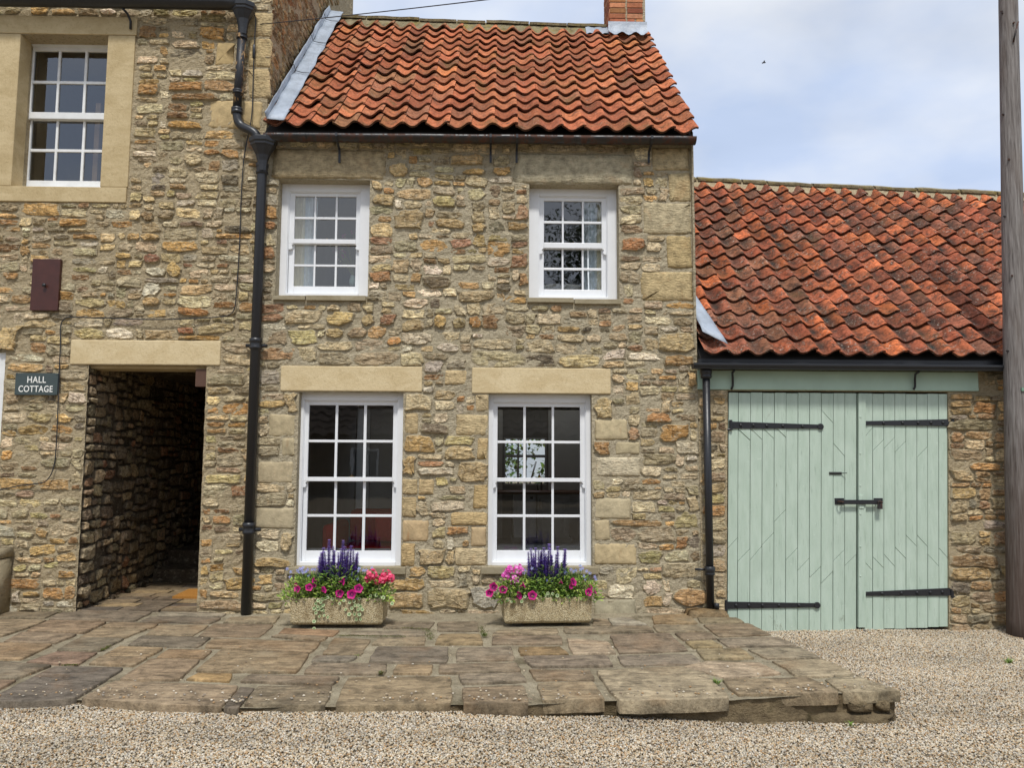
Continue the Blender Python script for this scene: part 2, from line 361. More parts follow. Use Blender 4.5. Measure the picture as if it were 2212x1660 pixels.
def mk_pebble():
    m = M('pea_gravel'); oi = m.n('ShaderNodeObjectInfo')
    pal = [(168, 152, 126), (196, 182, 156), (180, 162, 132), (206, 196, 178), (166, 134, 96), (150, 142, 130), (188, 172, 144), (174, 168, 156), (212, 202, 184), (140, 124, 104), (184, 156, 118), (170, 162, 144)]
    c = m.ramp(oi.outputs['Random'], [(i/len(pal), s2l(k)) for i, k in enumerate(pal)], 'CONSTANT')
    c = m.mix(1.0, c, m.ramp(m.noise(m.pos(), 160, 3), [(.3, .82), (.7, 1.12)]), 'MULTIPLY')
    c = m.mix(1.0, c, m.ramp(m.noise(m.pos((1, 2.2, 1)), 1.1, 5, .65), [(.34, .78), (.5, .98), (.68, 1.1)]), 'MULTIPLY')
    return m.out(c, .7, None, 0.0, .35)
PEBBLE = mk_pebble()
def mk_plant():
    m = M('plant_tissue'); base = m.attr(); c = m.mix(1.0, base, m.ramp(m.noise(m.pos(), 90, 3), [(.3, .75), (.7, 1.2)]), 'MULTIPLY')
    tr = m.n('ShaderNodeBsdfTranslucent', {'Color': c}); m.out(c, .55, None, 0.0, .35)
    mx = m.n('ShaderNodeMixShader', {0: .28, 1: m.b.outputs[0], 2: tr.outputs[0]}); m.t.links.new(mx.outputs[0], m.o.inputs['Surface']); return m.m
PLANT = mk_plant()
def mk_trough():
    m = M('pebbled_trough_concrete'); p = m.pos()
    v = m.n('ShaderNodeTexVoronoi', {'Vector': p, 'Scale': 120.0})
    c = m.ramp(v.outputs['Color'], [(.0, s2l((168, 148, 112))), (.45, s2l((204, 186, 146))), (.8, s2l((220, 206, 170))), (1.0, s2l((150, 132, 104)))])
    c = m.mix(1.0, c, m.ramp(v.outputs['Distance'], [(.3, 1.0), (.75, .55)]), 'MULTIPLY')
    c = m.mix(m.ramp(m.noise(m.pos((1, 1, .5)), 9, 7, .7), [(.52, 0.0), (.64, .6)]), c, s2l((128, 110, 78)))
    return m.out(c, .9, m.bump(m.math('ADD', m.math('MULTIPLY', v.outputs['Distance'], -1.0), m.noise(p, 30, 5)), .8, .008), 0.0, .2)
TROUGH = mk_trough()
def mk_pole():
    m = M('weathered_pole_wood'); p = m.pos((1, 1, .05))
    g = m.noise(p, 60, 6, .65, .3)
    c = m.ramp(g, [(.25, s2l((66, 61, 58))), (.45, s2l((116, 110, 106))), (.7, s2l((150, 145, 141)))])
    c = m.mix(m.ramp(m.noise(m.pos((1, 1, .25)), 3, 5), [(.5, 0.0), (.7, .5)]), c, s2l((92, 72, 54)))
    zz = m.n('ShaderNodeSeparateXYZ', {0: m.n('ShaderNodeNewGeometry').outputs['Position']}).outputs[2]
    c = m.mix(m.ramp(m.math('ADD', m.math('MULTIPLY', zz, .2), m.math('MULTIPLY', m.noise(p, 30, 4), .25)), [(.2, .75), (.55, 0.0)]), c, s2l((70, 52, 40)))   # creosoted foot
    return m.out(c, .85, m.bump(g, .9, .01), 0.0, .25)
POLE = mk_pole()
BRICK = mk_simple('chimney_brick', (1, 1, 1), .9, .3, 28, .7, .006, 0.0, .2, True)
TINTED = mk_simple('tinted_surface', (1, 1, 1), .6, .12, 14, .2, .002, 0.0, .3, True)
CLOTH = mk_simple('curtain_cloth', (1, 1, 1), .9, .1, 30, .2, .002, 0.0, .1, True)
BRASS = mk_simple('brass', s2l((190, 150, 80)), .35, .2, 30, .1, .001, .9, .5)
LETTER = mk_simple('sign_lettering_paint', s2l((232, 232, 226)), .5, .05, 30, .05, .001)
SLATE = mk_simple('green_slate', s2l((62, 74, 74)), .55, .12, 25, .3, .002)
MAT = mk_simple('coir', s2l((176, 124, 62)), .95, .3, 120, .9, .006, 0, .1)
def mk_ridge():
    m = M('lichened_ridge_stone'); p = m.pos()
    c = m.mix(m.ramp(m.noise(p, 9, 7, .65), [(.35, 0.0), (.65, 1.0)]), s2l((112, 102, 78)), s2l((152, 142, 114)))
    c = m.mix(m.ramp(m.noise(p, 6, 6, .65), [(.52, 0.0), (.66, .75)]), c, s2l((136, 122, 58)))
    c = m.mix(m.ramp(m.noise(p, 30, 6, .7), [(.58, 0.0), (.64, .85)]), c, s2l((58, 52, 42)))
    c = m.mix(m.ramp(m.noise(p, 42, 6, .7), [(.66, 0.0), (.7, .8)]), c, s2l((190, 184, 166)))
    return m.out(c, .95, m.bump(m.noise(p, 40, 6, .7), .9, .012), 0.0, .15)
RIDGE = mk_ridge()

# ------------------------------------------------------------------ rubble walls
PAL = [((172, 157, 126), 18), ((160, 146, 118), 14), ((186, 170, 138), 14), ((150, 136, 110), 10), ((198, 184, 154), 9), ((176, 152, 112), 10), ((182, 144, 90), 6), ((164, 116, 66), 4.5),
       ((132, 94, 62), 3), ((112, 92, 74), 3), ((82, 74, 66), 2.2), ((214, 204, 182), 4), ((158, 144, 98), 5), ((146, 100, 76), 2), ((170, 160, 146), 6)]
PAL_TALL = PAL+[((186, 146, 88), 10), ((172, 122, 64), 6), ((196, 172, 124), 14), ((118, 80, 50), 4)]
PAL_GAR = [((166, 130, 86), 12), ((146, 110, 72), 10), ((126, 94, 66), 8), ((160, 138, 104), 10), ((134, 118, 92), 8), ((112, 82, 62), 5), ((168, 116, 62), 5), ((104, 98, 90), 3), ((182, 162, 126), 7)]
PAL_GABLE = [((120, 96, 66), 10), ((142, 114, 76), 8), ((100, 80, 58), 8), ((160, 128, 84), 4), ((134, 88, 50), 3)]
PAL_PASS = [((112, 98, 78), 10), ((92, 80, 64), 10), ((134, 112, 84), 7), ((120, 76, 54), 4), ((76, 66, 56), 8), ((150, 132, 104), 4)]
SOFT = .36
def soft(c, k, to=(182, 167, 134)): return tuple(lerp(a, b, k) for a, b in zip(c, to))
def pick(rng, pal):
    t = rng.uniform(0, sum(w for _, w in pal))
    for c, w in pal:
        t -= w
        if t <= 0: break
    k = rng.uniform(.86, 1.14); c = soft(c, SOFT)
    return s2l(tuple(min(250, v*k*rng.uniform(.98, 1.02)) for v in c))
def pack(u0, u1, v0, v1, blocked, rng, hs=(.055, .15), ws=(1.3, 3.6), g=.01):
    nu, nv = int(round((u1-u0)/g)), int(round((v1-v0)/g))
    occ = np.zeros((nv, nu), bool)
    for a, b, c, d in blocked:
        occ[max(0, int(round((b-v0)/g))):max(0, int(round((d-v0)/g))), max(0, int(round((a-u0)/g))):max(0, int(round((c-u0)/g)))] = True
    out = []; tops = {}
    r = 0
    while r < nv:
        row = occ[r]
        if row.all(): r += 1; continue
        u = int(np.argmin(row)); e = u
        while e < nu and not row[e]: e += 1
        av = e-u
        h = int(round((hs[0]+(hs[1]-hs[0])*rng.random()**1.4)/g))
        lt = tops.get(u-1)
        if lt is not None and 4 <= lt-r <= int(hs[1]/g*1.1) and rng.random() < .6: h = lt-r
        w = max(7, int(h*rng.uniform(*ws)))
        if rng.random() < .1: w = max(6, int(h*rng.uniform(.7, 1.2)))
        w = min(w, 52)
        if av-w < 8: w = av if av <= 50 else av//2
        hh = 0
        while hh < h and r+hh < nv and not occ[r+hh, u:u+w].any(): hh += 1
        occ[r:r+hh, u:u+w] = True
        for k in range(u, u+w): tops[k] = r+hh
        if hh >= 5 and w >= 8: out.append((u0+u*g, v0+r*g, u0+(u+w)*g, v0+(r+hh)*g))
    return out
def stone_geo(u0, v0, u1, v1, rng, proud=.018, p=None, rough=1.0, gap=.008, n=18):
    cx, cy, a, b = (u0+u1)/2, (v0+v1)/2, (u1-u0)/2-gap, (v1-v0)/2-gap
    a = max(a, .012); b = max(b, .012)
    ps = [p]*4 if (p is not None and rough < .5) else [(p or 1)*0+rng.choice((1.8, 2.6, 4, 6, 9, 14)) for _ in range(4)]
    if p is not None and p < 3: ps = [p]*4
    rot = rng.uniform(-.09, .09)*rough*(b/a+.3); sd = rng.uniform(0, 99)
    sh = rng.uniform(-.2, .2)*rough
    ol = []; ja = .15*rough*min(1, b/a*1.6+.25)
    for k in range(n):
        t = 2*math.pi*(k+.5)/n; c, s = math.cos(t), math.sin(t); pp = ps[int(t/(math.pi/2)) % 4]
        x = a*math.copysign(abs(c)**(2/pp), c); y = b*math.copysign(abs(s)**(2/pp), s)
        x += b*(.42*rough*nz(c*2.6+sd, s*2.6, sd)+rough*rng.uniform(-.12, .12)); y += b*(.34*rough*nz(c*2.8, s*2.8+sd, sd+7)+rough*rng.uniform(-.10, .10))
        x += sh*y
        ol.append((x*math.cos(rot)-y*math.sin(rot), x*math.sin(rot)+y*math.cos(rot)))
    tx, ty = rng.uniform(-.06, .06)*rough, rng.uniform(-.10, .10)*rough
    V = []
    for rr, dd in ((1.0, -.03), (1.0, .15), (.88, .88), (.58, 1.0), (.28, 1.04)):
        for (x, y) in ol:
            d = dd if dd < 0 else proud*dd+tx*x+ty*y
            if dd > .5: d += rough*(.017*fbm((cx+x*rr)*16, (cy+y*rr)*30, sd)+rng.uniform(-.003, .003))
            V.append((cx+x*rr, cy+y*rr, d))
    V.append((cx, cy, proud*1.08+rough*.006*nz(sd, cx, cy)))
    Fc = []
    for r in range(4):
        for k in range(n): Fc.append((r*n+k, r*n+(k+1) % n, (r+1)*n+(k+1) % n, (r+1)*n+k))
    for k in range(n): Fc.append((4*n+k, 4*n+(k+1) % n, 5*n))
    return V, Fc
def edges(V):
    n = (len(V)-1)//5; return [.95]*(2*n)+[.36]*n+[.0]*n+[-.05]*n+[-.05]
FRONT = lambda u, v, d: (u, -d, v)
def place_stones(items, wall, mat, mapping, limit=300, name='stone', flat=True):
    """items: (area, V, F, tint, material or None); the largest become parts, the rest one stuff part"""
    items.sort(key=lambda t: -t[0]); rest = Geo(); re_ = []
    for i, (ar, V, Fc, tint, mm) in enumerate(items):
        vv = [mapping(*q) for q in V]
        if i < limit:
            gg_ = Geo().add(vv, Fc, tint); gg_.e = edges(V); gg_.build(name, mm or mat, wall, smooth=mm is not None)
        else: rest.add(vv, Fc, tint); re_ += edges(V)
    if rest.v: rest.e = re_; tag(rest.build('small_stones', mat, wall), kind='stuff')
def sheet(u0, u1, v0, v1, openings, mapping, step=.035, amp=.007, seed=0.0, reveal=.3, flip=False, open_left=None):
    """a wall skin with openings cut out, surface uneven, and the reveals of the openings"""
    def cuts(a, b, extra):
        xs = set(np.round(np.linspace(a, b, max(2, int((b-a)/step))), 4).tolist())
        for e in extra:
            if a < e < b: xs = {q for q in xs if abs(q-e) > step*.35}; xs.add(round(e, 4))
        xs |= {round(a, 4), round(b, 4)}
        return sorted(xs)
    us = cuts(u0, u1, [o[0] for o in openings]+[o[2] for o in openings]); vs = cuts(v0, v1, [o[1] for o in openings]+[o[3] for o in openings])
    g = Geo(); idx = {}
    for j, v in enumerate(vs):
        for i, u in enumerate(us):
            d = amp*(1.5*fbm(u*9+seed, v*14, seed, 4))+amp*.8*nz(u*30, v*46, seed) if amp else 0
            idx[i, j] = len(g.v); g.v.append(mapping(u, v, d)); g.t.append((.5, .5, .5))
    for j in range(len(vs)-1):
        for i in range(len(us)-1):
            cu, cv = (us[i]+us[i+1])/2, (vs[j]+vs[j+1])/2
            if any(o[0] < cu < o[2] and o[1] < cv < o[3] for o in openings): continue
            q = (idx[i, j], idx[i+1, j], idx[i+1, j+1], idx[i, j+1]); g.f.append(q[::-1] if flip else q)
    if reveal:
        for a, b, c, d in openings:
            e = .006
            for p, q in (((a, d), (a, b)), ((a, b), (c, b)), ((c, b), (c, d)), ((c, d), (a, d))):
                if open_left == (a, b, c, d) and p[0] == q[0] == a: continue
                g.add([mapping(*p, -e*0+.0), mapping(*q, 0), mapping(*q, -reveal), mapping(*p, -reveal)], [(0, 3, 2, 1)])
    return g

def pxr(x0, y0, x1, y1, y=0.0):
    mx, my = (x0+x1)/2, (y0+y1)/2
    return (X(x0, my, y), Z(mx, y1, y), X(x1, my, y), Z(mx, y0, y))
# ------------------------------------------------------------------ the three buildings
XG = -2.26            # corner between the tall house and the cottage
XC = 1.965            # corner between the cottage and the garage
EAVE = 4.60
tall = thing('tall_house', 'tall rubble stone house with sandstone window surround above a dark passage opening', 'house', (-4.2, 0, 0))
cot = thing('cottage', 'two storey rubble stone cottage with clean orange pantile roof and four white sash windows', 'house', (-.15, 0, 0))
gar = thing('garage', 'low stone garage with lichened red pantile roof and sage green double doors', 'garage', (3.7, 0, -.18))
def part(geo, name, mat, parent, smooth=False, bevel=0): return rel(geo.build(name, mat, parent, smooth, bevel))

O1 = pxr(641, 847, 868.5, 1226); O2 = pxr(1054.5, 851, 1279, 1226)
O3 = pxr(598, 388, 797, 639); O4 = pxr(1143, 398.5, 1337, 647)
OH = pxr(35, 76, 227, 405); OP = (X(178, 1050), -.06, X(436, 1050), Z(315, 790)); OS = (X(-170, 840), 1.05, X(8, 840), Z(0, 760))
OD = (X(1571, 1105), -.45, X(2049.5, 1105), Z(1800, 846))
L1 = pxr(606.5, 792, 912, 846); L2 = pxr(1019.5, 796, 1319, 851); L3 = pxr(590, 323, 834, 386.5); L4 = pxr(1109, 333, 1366, 397.5)
LP = pxr(153.5, 736, 477, 789)
# stones one can pick out in the photograph: (rectangle in picture units, colour, kind)
T, Bk, R = 'tooled', 'block', 'rubble'
C_ST = [((580, 895, 637, 944), (164, 150, 120), Bk), ((608, 946, 637, 985.6), (160, 148, 120), Bk), ((556, 998, 634, 1045), (166, 152, 124), Bk), ((549, 1096, 636, 1143), (164, 152, 126), Bk),
 ((619, 850, 641, 892), (172, 150, 112), R), ((605, 1153, 632, 1195), (178, 156, 118), R), ((548, 1205, 632, 1226), (172, 142, 92), R),
 ((873, 853, 938, 888), (190, 172, 136), R), ((874, 892, 903, 938), (176, 150, 106), T), ((984, 896, 1054, 942), (190, 166, 122), T), ((1027, 853, 1055, 890), (182, 158, 118), T), ((871, 941, 941, 979), (174, 136, 80), R),
 ((958, 965, 1027, 995), (172, 148, 106), R), ((1030.5, 946, 1053, 994), (182, 150, 98), T), ((989, 998, 1054, 1041), (178, 152, 110), R), ((870, 985, 898, 1027), (172, 140, 90), R), ((868.5, 1035, 902, 1070), (174, 148, 104), T), ((904, 1035, 938, 1069), (180, 150, 104), T),
 ((1022, 1047, 1053, 1100), (178, 142, 84), T), ((868.5, 1074, 900, 1118), (178, 150, 104), T), ((868.5, 1124, 926, 1171), (174, 146, 108), Bk), ((973.6, 1106.5, 1053, 1136), (190, 156, 100), T), ((1016, 1139, 1051, 1182), (170, 144, 108), Bk), ((867, 1174, 897, 1225), (190, 154, 98), T),
 ((982, 1184, 1051, 1223), (190, 168, 130), T), ((903, 1186, 962, 1222), (176, 152, 114), R), ((837, 1279, 920, 1316), (160, 132, 92), R), ((924, 1271, 1013, 1316), (158, 140, 108), R), ((1018, 1264, 1077, 1316), (150, 150, 146), R), ((903, 1009, 982, 1027), (214, 204, 184), R),
 ((1284, 906, 1357, 951), (172, 158, 126), Bk), ((1329, 955, 1382, 983), (166, 154, 124), Bk), ((1286, 988, 1384, 1030), (204, 196, 176), T), ((1283.5, 1076, 1363, 1122), (170, 158, 130), Bk), ((1283.5, 1124, 1317, 1169), (170, 154, 122), Bk), ((1282.5, 1174, 1375, 1221), (180, 160, 122), Bk), ((1282, 1294, 1375, 1333), (150, 146, 128), Bk), ((1284.5, 858, 1321, 903), (178, 156, 112), R),
 ((1284, 953, 1318, 984), (150, 104, 60), R), ((1423, 916, 1490, 955), (158, 108, 52), R), ((1392, 892, 1450, 913), (156, 100, 56), R), ((1450, 1272, 1535, 1311), (166, 122, 78), R),
 ((1408, 318, 1491, 369), (170, 150, 112), T), ((1445, 373, 1492, 437), (166, 146, 104), T), ((1388, 438, 1494, 506), (164, 152, 124), T), ((1439, 509, 1496, 580), (164, 138, 88), T), ((1383, 587, 1498, 651), (170, 146, 100), T), ((1424, 720, 1499, 763), (158, 136, 96), R), ((1432, 768, 1500, 790), (150, 110, 66), R),
 ((1104, 551, 1141, 580), (140, 92, 68), R), ((1122, 590, 1141, 618), (150, 108, 70), R), ((575, 446, 599, 473), (176, 122, 66), R), ((571, 479, 597, 497), (150, 92, 54), R), ((567, 533, 594, 560), (146, 94, 60), R), ((911, 597, 977, 622), (78, 66, 54), R), ((1071, 614, 1103, 630), (70, 64, 58), R), ((936, 680, 965, 711), (178, 142, 82), 'round'),
 ((704, 673, 766, 704), (186, 158, 98), 'round'), ((780, 678, 808, 704), (166, 142, 98), 'round'), ((615, 670, 694, 698), (190, 172, 138), R), ((822, 678, 855, 703), (118, 72, 52), R), ((851, 452, 915, 495), (150, 128, 92), R), ((702, 708, 742, 731), (180, 154, 104), 'round'), ((751, 707, 793, 732), (140, 118, 94), 'round'), ((1341, 512, 1395, 543), (150, 88, 52), R), ((1015, 683, 1040, 710), (170, 112, 58), 'round'), ((978, 686, 1006, 710), (150, 132, 92), 'round'),
 ((840, 352, 882, 384), (190, 162, 112), 'round'), ((972, 335, 1046, 357), (166, 134, 88), R), ((997, 364, 1049, 379), (176, 138, 78), R), ((1065, 362, 1104, 381), (176, 132, 74), R), ((934, 424, 985, 447), (160, 146, 92), R), ((806, 420, 852, 443), (178, 152, 106), R), ((941, 474, 1005, 493), (166, 138, 94), R), ((1018, 482, 1049, 502), (180, 148, 96), 'round'), ((1205-90, 441, 1145-4, 476), (150, 108, 82), R), ((1096, 480, 1141, 498), (156, 122, 76), R),
 ((960, 800, 1008, 832), (192, 164, 118), T), ((910, 915, 970, 937), (92, 80, 70), R), ((988, 628, 1070, 652), (170, 150, 116), R), ((798, 588, 846, 610), (150, 96, 60), R)]
H_ST = [((533, 25, 588, 80), (172, 146, 100), T), ((538, 83, 586, 145), (176, 148, 98), T), ((535, 148, 583, 214), (178, 150, 102), T), ((451, 218, 566, 279), (180, 154, 108), Bk), ((466, 92, 507, 141), (178, 150, 100), Bk),
 ((300, 57, 343, 83), (110, 74, 42), R), ((429, 60, 490, 87), (176, 122, 58), R), ((297, 183, 345, 205), (150, 102, 52), R), ((364, 178, 441, 197), (150, 96, 46), R), ((367, 202, 472, 217), (120, 80, 44), R), ((359, 241, 410, 256), (112, 74, 46), R), ((362, 262, 438, 279), (180, 128, 60), R), ((479, 379, 517, 401), (70, 64, 54), R),
 ((383, 665, 457, 684), (156, 96, 48), R), ((308, 672-30, 348, 662), (166, 130, 82), 'round'), ((398, 332, 437, 358), (184, 164, 126), 'round'), ((365, 398, 405, 412-2), (150, 116, 78), R), ((484, 488, 541, 505), (66, 60, 52), R), ((340, 452, 378, 474), (132, 114, 88), 'round'), ((308, 457, 334, 478), (118, 92, 62), 'round'), ((383, 708, 440-18, 724), (134, 70, 44), R),
 ((0, 703, 46, 757), (190, 160, 108), R), ((46, 1225-30, 50, 1200), (60, 58, 54), R), ((129, 472, 190, 491), (170, 116, 54), R), ((303, 505, 347, 520), (180, 140, 84), 'round'), ((250, 546, 286, 560), (190, 152, 88), 'round'), ((360, 600-32, 392, 600), (186, 150, 86), 'round'), ((312, 560-12, 346, 569), (110, 60, 48), R)]
def explicit(items, lst, rng):
    rects = []
    for (r, c, k) in lst:
        if r[0] >= r[2] or r[1] >= r[3]: continue
        q = pxr(*r); rects.append(q)
        if k == R: V, Fc = stone_geo(*q, rng, proud=.03, p=rng.choice((3.5, 5, 6.5)), gap=.002)
        elif k == 'round': V, Fc = stone_geo(*q, rng, proud=.032, p=2.2, gap=.002, n=18)
        else: V, Fc = stone_geo(*q, rng, proud=.013 if k == T else .009, p=16, rough=.22, gap=.004, n=20)
        items.append(((q[2]-q[0])*(q[3]-q[1])+1, V, Fc, s2l(soft(c, .38 if k != T else .55)), {T: TOOLED, Bk: BLOCK}.get(k)))
    return rects
def fill(items, u0, u1, v0, v1, blocked, rng, pal, hs, ws, mapping_warp=.012, proud=(.004, .022), cut=None, gap=(.004, .012)):
    for q in pack(u0, u1, v0, v1, blocked, rng, hs, ws):
        if cut and cut(q): continue
        if rng.random() < .05: continue
        V, Fc = stone_geo(*q, rng, proud=rng.uniform(*proud), gap=rng.uniform(*gap))
        near = any(q[0] < b[2]+.04 and q[2] > b[0]-.04 and q[1] < b[3]+.04 and q[3] > b[1]-.04 for b in blocked)
        w = mapping_warp*(.25 if near else 1)
        if w: V = [(a+w*1.3*nz(a*2.2, b*2.2, 3.3), b+w*1.6*nz(a*1.9, b*2.4, 9.1), d) for a, b, d in V]
        items.append(((q[2]-q[0])*(q[3]-q[1]), V, Fc, pick(rng, pal), None))
grow = lambda r, e: (r[0]-e, r[1]-e, r[2]+e, r[3]+e)

# --- cottage wall
rng = random.Random(11)
wall = part(sheet(XG, XC, -.3, EAVE-.03, [O1, O2, O3, O4], FRONT, seed=4.2, amp=.011, step=.028), 'wall', MORTAR, cot)
items = []; ex = explicit(items, C_ST, rng)
fill(items, XG, XC, -.12, EAVE-.05, [grow(o, .006) for o in (O1, O2, O3, O4, L1, L2, L3, L4)]+ex+[grow(pxr(588, 639, 790, 650), .004), grow(pxr(1139, 645, 1342, 658), .004), grow(pxr(618, 1226, 876, 1242), .004), grow(pxr(1040, 1226, 1292, 1242), .004)], rng, PAL, (.058, .16), (1.6, 3.6), gap=(.001, .012))
place_stones(items, wall, STONE, FRONT)
# --- tall house wall
rng = random.Random(23)
XL = X(-150, 900)
SUR = pxr(-6, 36, 288, 437)
wall_t = part(sheet(XL, XG-.002, -.3, 6.75, [OH, OP, OS], FRONT, open_left=OP, seed=8.8, amp=.012, step=.03), 'wall', MORTAR_WARM, tall)
items = []; ex = explicit(items, H_ST, rng)
fill(items, XL, XG, -.12, 6.3, [grow(o, .006) for o in (SUR, OP, OS, LP)]+ex+[pxr(500, 0, 534, 15)], rng, PAL_TALL, (.055, .13), (1.7, 4.0), gap=(.002, .014))
place_stones(items, wall_t, STONE, FRONT)
# gable of the tall house over the cottage roof
GY1 = 4.15
gmap = lambda u, v, d: (XG+d, u, v)
wall_g = part(sheet(-.002, GY1, 4.3, 9.0, [], gmap, seed=2.1, reveal=0), 'gable_wall', MORTAR_WARM, tall)
items = []; rng = random.Random(5)
fill(items, .0, GY1, 4.5, 8.4, [], rng, PAL_GABLE, (.07, .16), (1.2, 3.0), cut=lambda q: q[3] < 4.5+(q[2]+.1)*1.05)
place_stones(items, wall_g, STONE, gmap)
g = Geo(); g.box(XL, XG-.004, GY1, GY1+.1, -.3, 9); g.box(XL-.1, XL, 0, GY1, -.3, 9); g.box(XL, XG-.006, .35, GY1, 8.9, 9.0); part(g, 'back_wall', MORTAR_WARM, tall)
# --- garage wall (the old front leans a little outwards to the right)
def lean(x, z): return (z-.97)*interp(x, [(XC, .0), (2.2, .026), (4.4, .046), (6, .05)])
FRONT_G = lambda u, v, d: (u+lean(u, v), -d, v)
rng = random.Random(31)
wall_r = part(sheet(XC+.002, 5.9, -.5, 2.40, [OD], FRONT_G, seed=14.4, amp=.008), 'wall', MORTAR_WARM, gar)
BEAM = pxr(1506, 803, 2110.6, 844)
items = []
fill(items, XC+.01, OD[0]-.004, -.1, 2.2, [grow(BEAM, .004)], rng, PAL, (.06, .15), (1.2, 2.6))
fill(items, OD[2]+.004, 5.85, -.42, 2.36, [grow(BEAM, .004)], rng, PAL_GAR, (.05, .14), (1.6, 4.2), gap=(.002, .007), proud=(.012, .032))
place_stones(items, wall_r, STONE, FRONT_G)
g = Geo(); g.box(5.9, 6.0, 0, 5.6, -.5, 2.6); g.box(XC+.01, 5.9, 5.5, 5.6, -.5, 2.6); part(g, 'back_wall', MORTAR_WARM, gar)

# --- lintels, sills, surround
def slab_part(r, name, mat, parent, y0, y1, bevel=.009, wob=0.0):
    g = Geo(); g.box(r[0], r[2], y0, y1, r[1], r[3]); return part(g, name, mat, parent, bevel=bevel)
for r in (L1, L2): slab_part(r, 'lintel', LINTEL, cot, -.014, .22)
slab_part(LP, 'lintel', LINTEL, tall, -.016, .25)
slab_part((LP[0]+.08, LP[1]-.03, LP[2]-.1, LP[1]-.003), 'lintel_packing', SURROUND, tall, .05, .32, 0)
for r, c in ((L3, (168, 152, 120)), (L4, (170, 160, 134))):     # rough tooled old lintels
    V, Fc = stone_geo(*r, random.Random(int(r[0]*100)), proud=.02, p=22, rough=.12, gap=.001, n=36)
    g = Geo().add([FRONT(*q) for q in V], Fc, s2l(c)); g.box(r[0]+.01, r[2]-.01, .005, .26, r[1]+.012, r[3]-.01, s2l(c)); part(g, 'lintel', TOOLED, cot, True)
for x0, x1, y0, y1 in ((618, 876, 1226.5, 1241.5), (1040, 1292.5, 1226, 1241.5)):
    slab_part(pxr(x0, y0, x1, y1, -.04), 'sill', SILL, cot, -.045, .1, .005)
for x0, x1, y0, y1 in ((589, 659, 639.5, 648), (661, 790, 638.5, 649.5), (1139, 1239, 643.5, 653.5), (1241.5, 1342, 646.5, 657)):
    slab_part(pxr(x0, y0, x1, y1, -.03), 'sill', SILL, cot, -.035, .15, .004)
sx = SUR; s_top = Z(150, 75); s_bot = Z(120, 404)
for r in ((sx[0]-.25, s_top, sx[2], sx[3]), (sx[0]-.25, sx[1], sx[2]-.02, s_bot)): slab_part((r[0], min(r[1], r[3]), r[2], max(r[1], r[3])), 'window_surround', SURROUND, tall, -.018, .16, .006)
slab_part((OH[2]-.004, s_bot+.003, sx[2]-.012, s_top-.003), 'window_surround', SURROUND, tall, -.014, .17, .006)
slab_part((sx[0]-.25, s_bot+.003, OH[0]+.004, s_top-.003), 'window_surround', SURROUND, tall, -.014, .17, .006)

# ------------------------------------------------------------------ sash windows
def sash_window(parent, o, yf, inner, rows, cols, mat=WHITE, horn=True, brass=True, glass=None):
    """o: opening; inner: frame inner edges (l, b, r, t); rows top to bottom [(t,b)*4]; cols [(l,r)*3]"""
    l, b, r, t = inner
    g = Geo()
    g.box(o[0], l, yf, yf+.07, o[1], o[3]); g.box(r, o[2], yf, yf+.07, o[1], o[3])
    g.box(l, r, yf+.002, yf+.07, t, o[3]); g.box(l, r, yf-.015, yf+.09, o[1], b)
    # staff bead
    e = .008
    g.box(l, l+e, yf+.012, yf+.03, b, t); g.box(r-e, r, yf+.012, yf+.03, b, t); g.box(l+e, r-e, yf+.012, yf+.03, t-e, t)
    win = part(g, 'window', mat, parent, bevel=.003)
    def sub(g, name, m, bevel=0): return rel_sub(g.build(name, m, win, False, bevel))
    def rel_sub(ob): return ob
    ys = (yf+.030, yf+.062)
    gl0, gl1 = cols[0][0], cols[2][1]
    mt, mb = rows[1][1], rows[2][0]                                     # meeting rail
    mid = lerp(mt, mb, .55)
    for k, (name, y0, zt, zb, rr) in enumerate((('upper_sash', ys[0], t, mb+.002, rows[:2]), ('lower_sash', ys[1], mt-.004, b, rows[2:]))):
        g = Geo(); d = .034
        g.box(l+.001, gl0, y0, y0+d, zb, zt); g.box(gl1, r-.001, y0, y0+d, zb, zt)
        g.box(gl0, gl1, y0+.001, y0+d-.001, rr[0][0], zt); g.box(gl0, gl1, y0+.001 if k else y0-.006, y0+d-.001, zb, rr[1][1])
        if k == 0 and horn:
            for sgn, xx in ((1, l+.002), (-1, r-.002)):
                w, hh = (gl0-l)*.95, .062
                pr = [(0, 0), (0, -hh), (w*.45, -hh), (w*.75, -hh*.85), (w*.8, -hh*.6), (w*.6, -hh*.38), (w*.75, -hh*.15), (w*1.1, 0)]
                pts = [(xx+sgn*a, zb+c+.001) for a, c in pr]
                g.prism(pts if sgn > 0 else pts[::-1], y0+.001, y0+d-.004)
        sub(g, name, mat, .003)
        for ci in range(2):
            g = Geo(); x0, x1 = cols[ci][1], cols[ci+1][0]; g.box(x0, x1, y0+.004, y0+d-.006, rr[1][1]+.0005, rr[0][0]-.0005); sub(g, 'glazing_bar', mat, .003)
        g = Geo(); g.box(gl0+.0005, gl1-.0005, y0+.006, y0+d-.008, rr[1][0], rr[0][1]); sub(g, 'glazing_bar', mat, .003)
        for (zt2, zb2) in rr:
            for (xa, xb) in cols:
                g = Geo(); e = .004; yy = y0+.02
                g.add([(xa-e, yy, zb2-e), (xb+e, yy, zb2-e), (xb+e, yy, zt2+e), (xa-e, yy, zt2+e)], [(0, 1, 2, 3)]); sub(g, 'pane', glass or GLASS)
    if brass:
        g = Geo(); cxm = (gl0+gl1)/2+.01; g.box(cxm-.02, cxm+.02, ys[1]+.003, ys[1]+.028, mt-.001, mt+.008); g.lathe((cxm, ys[1]+.015, mt+.008), [(.008, 0), (.012, .008), (.006, .018)], 8)
        sub(g, 'sash_fastener', BRASS)
    return win
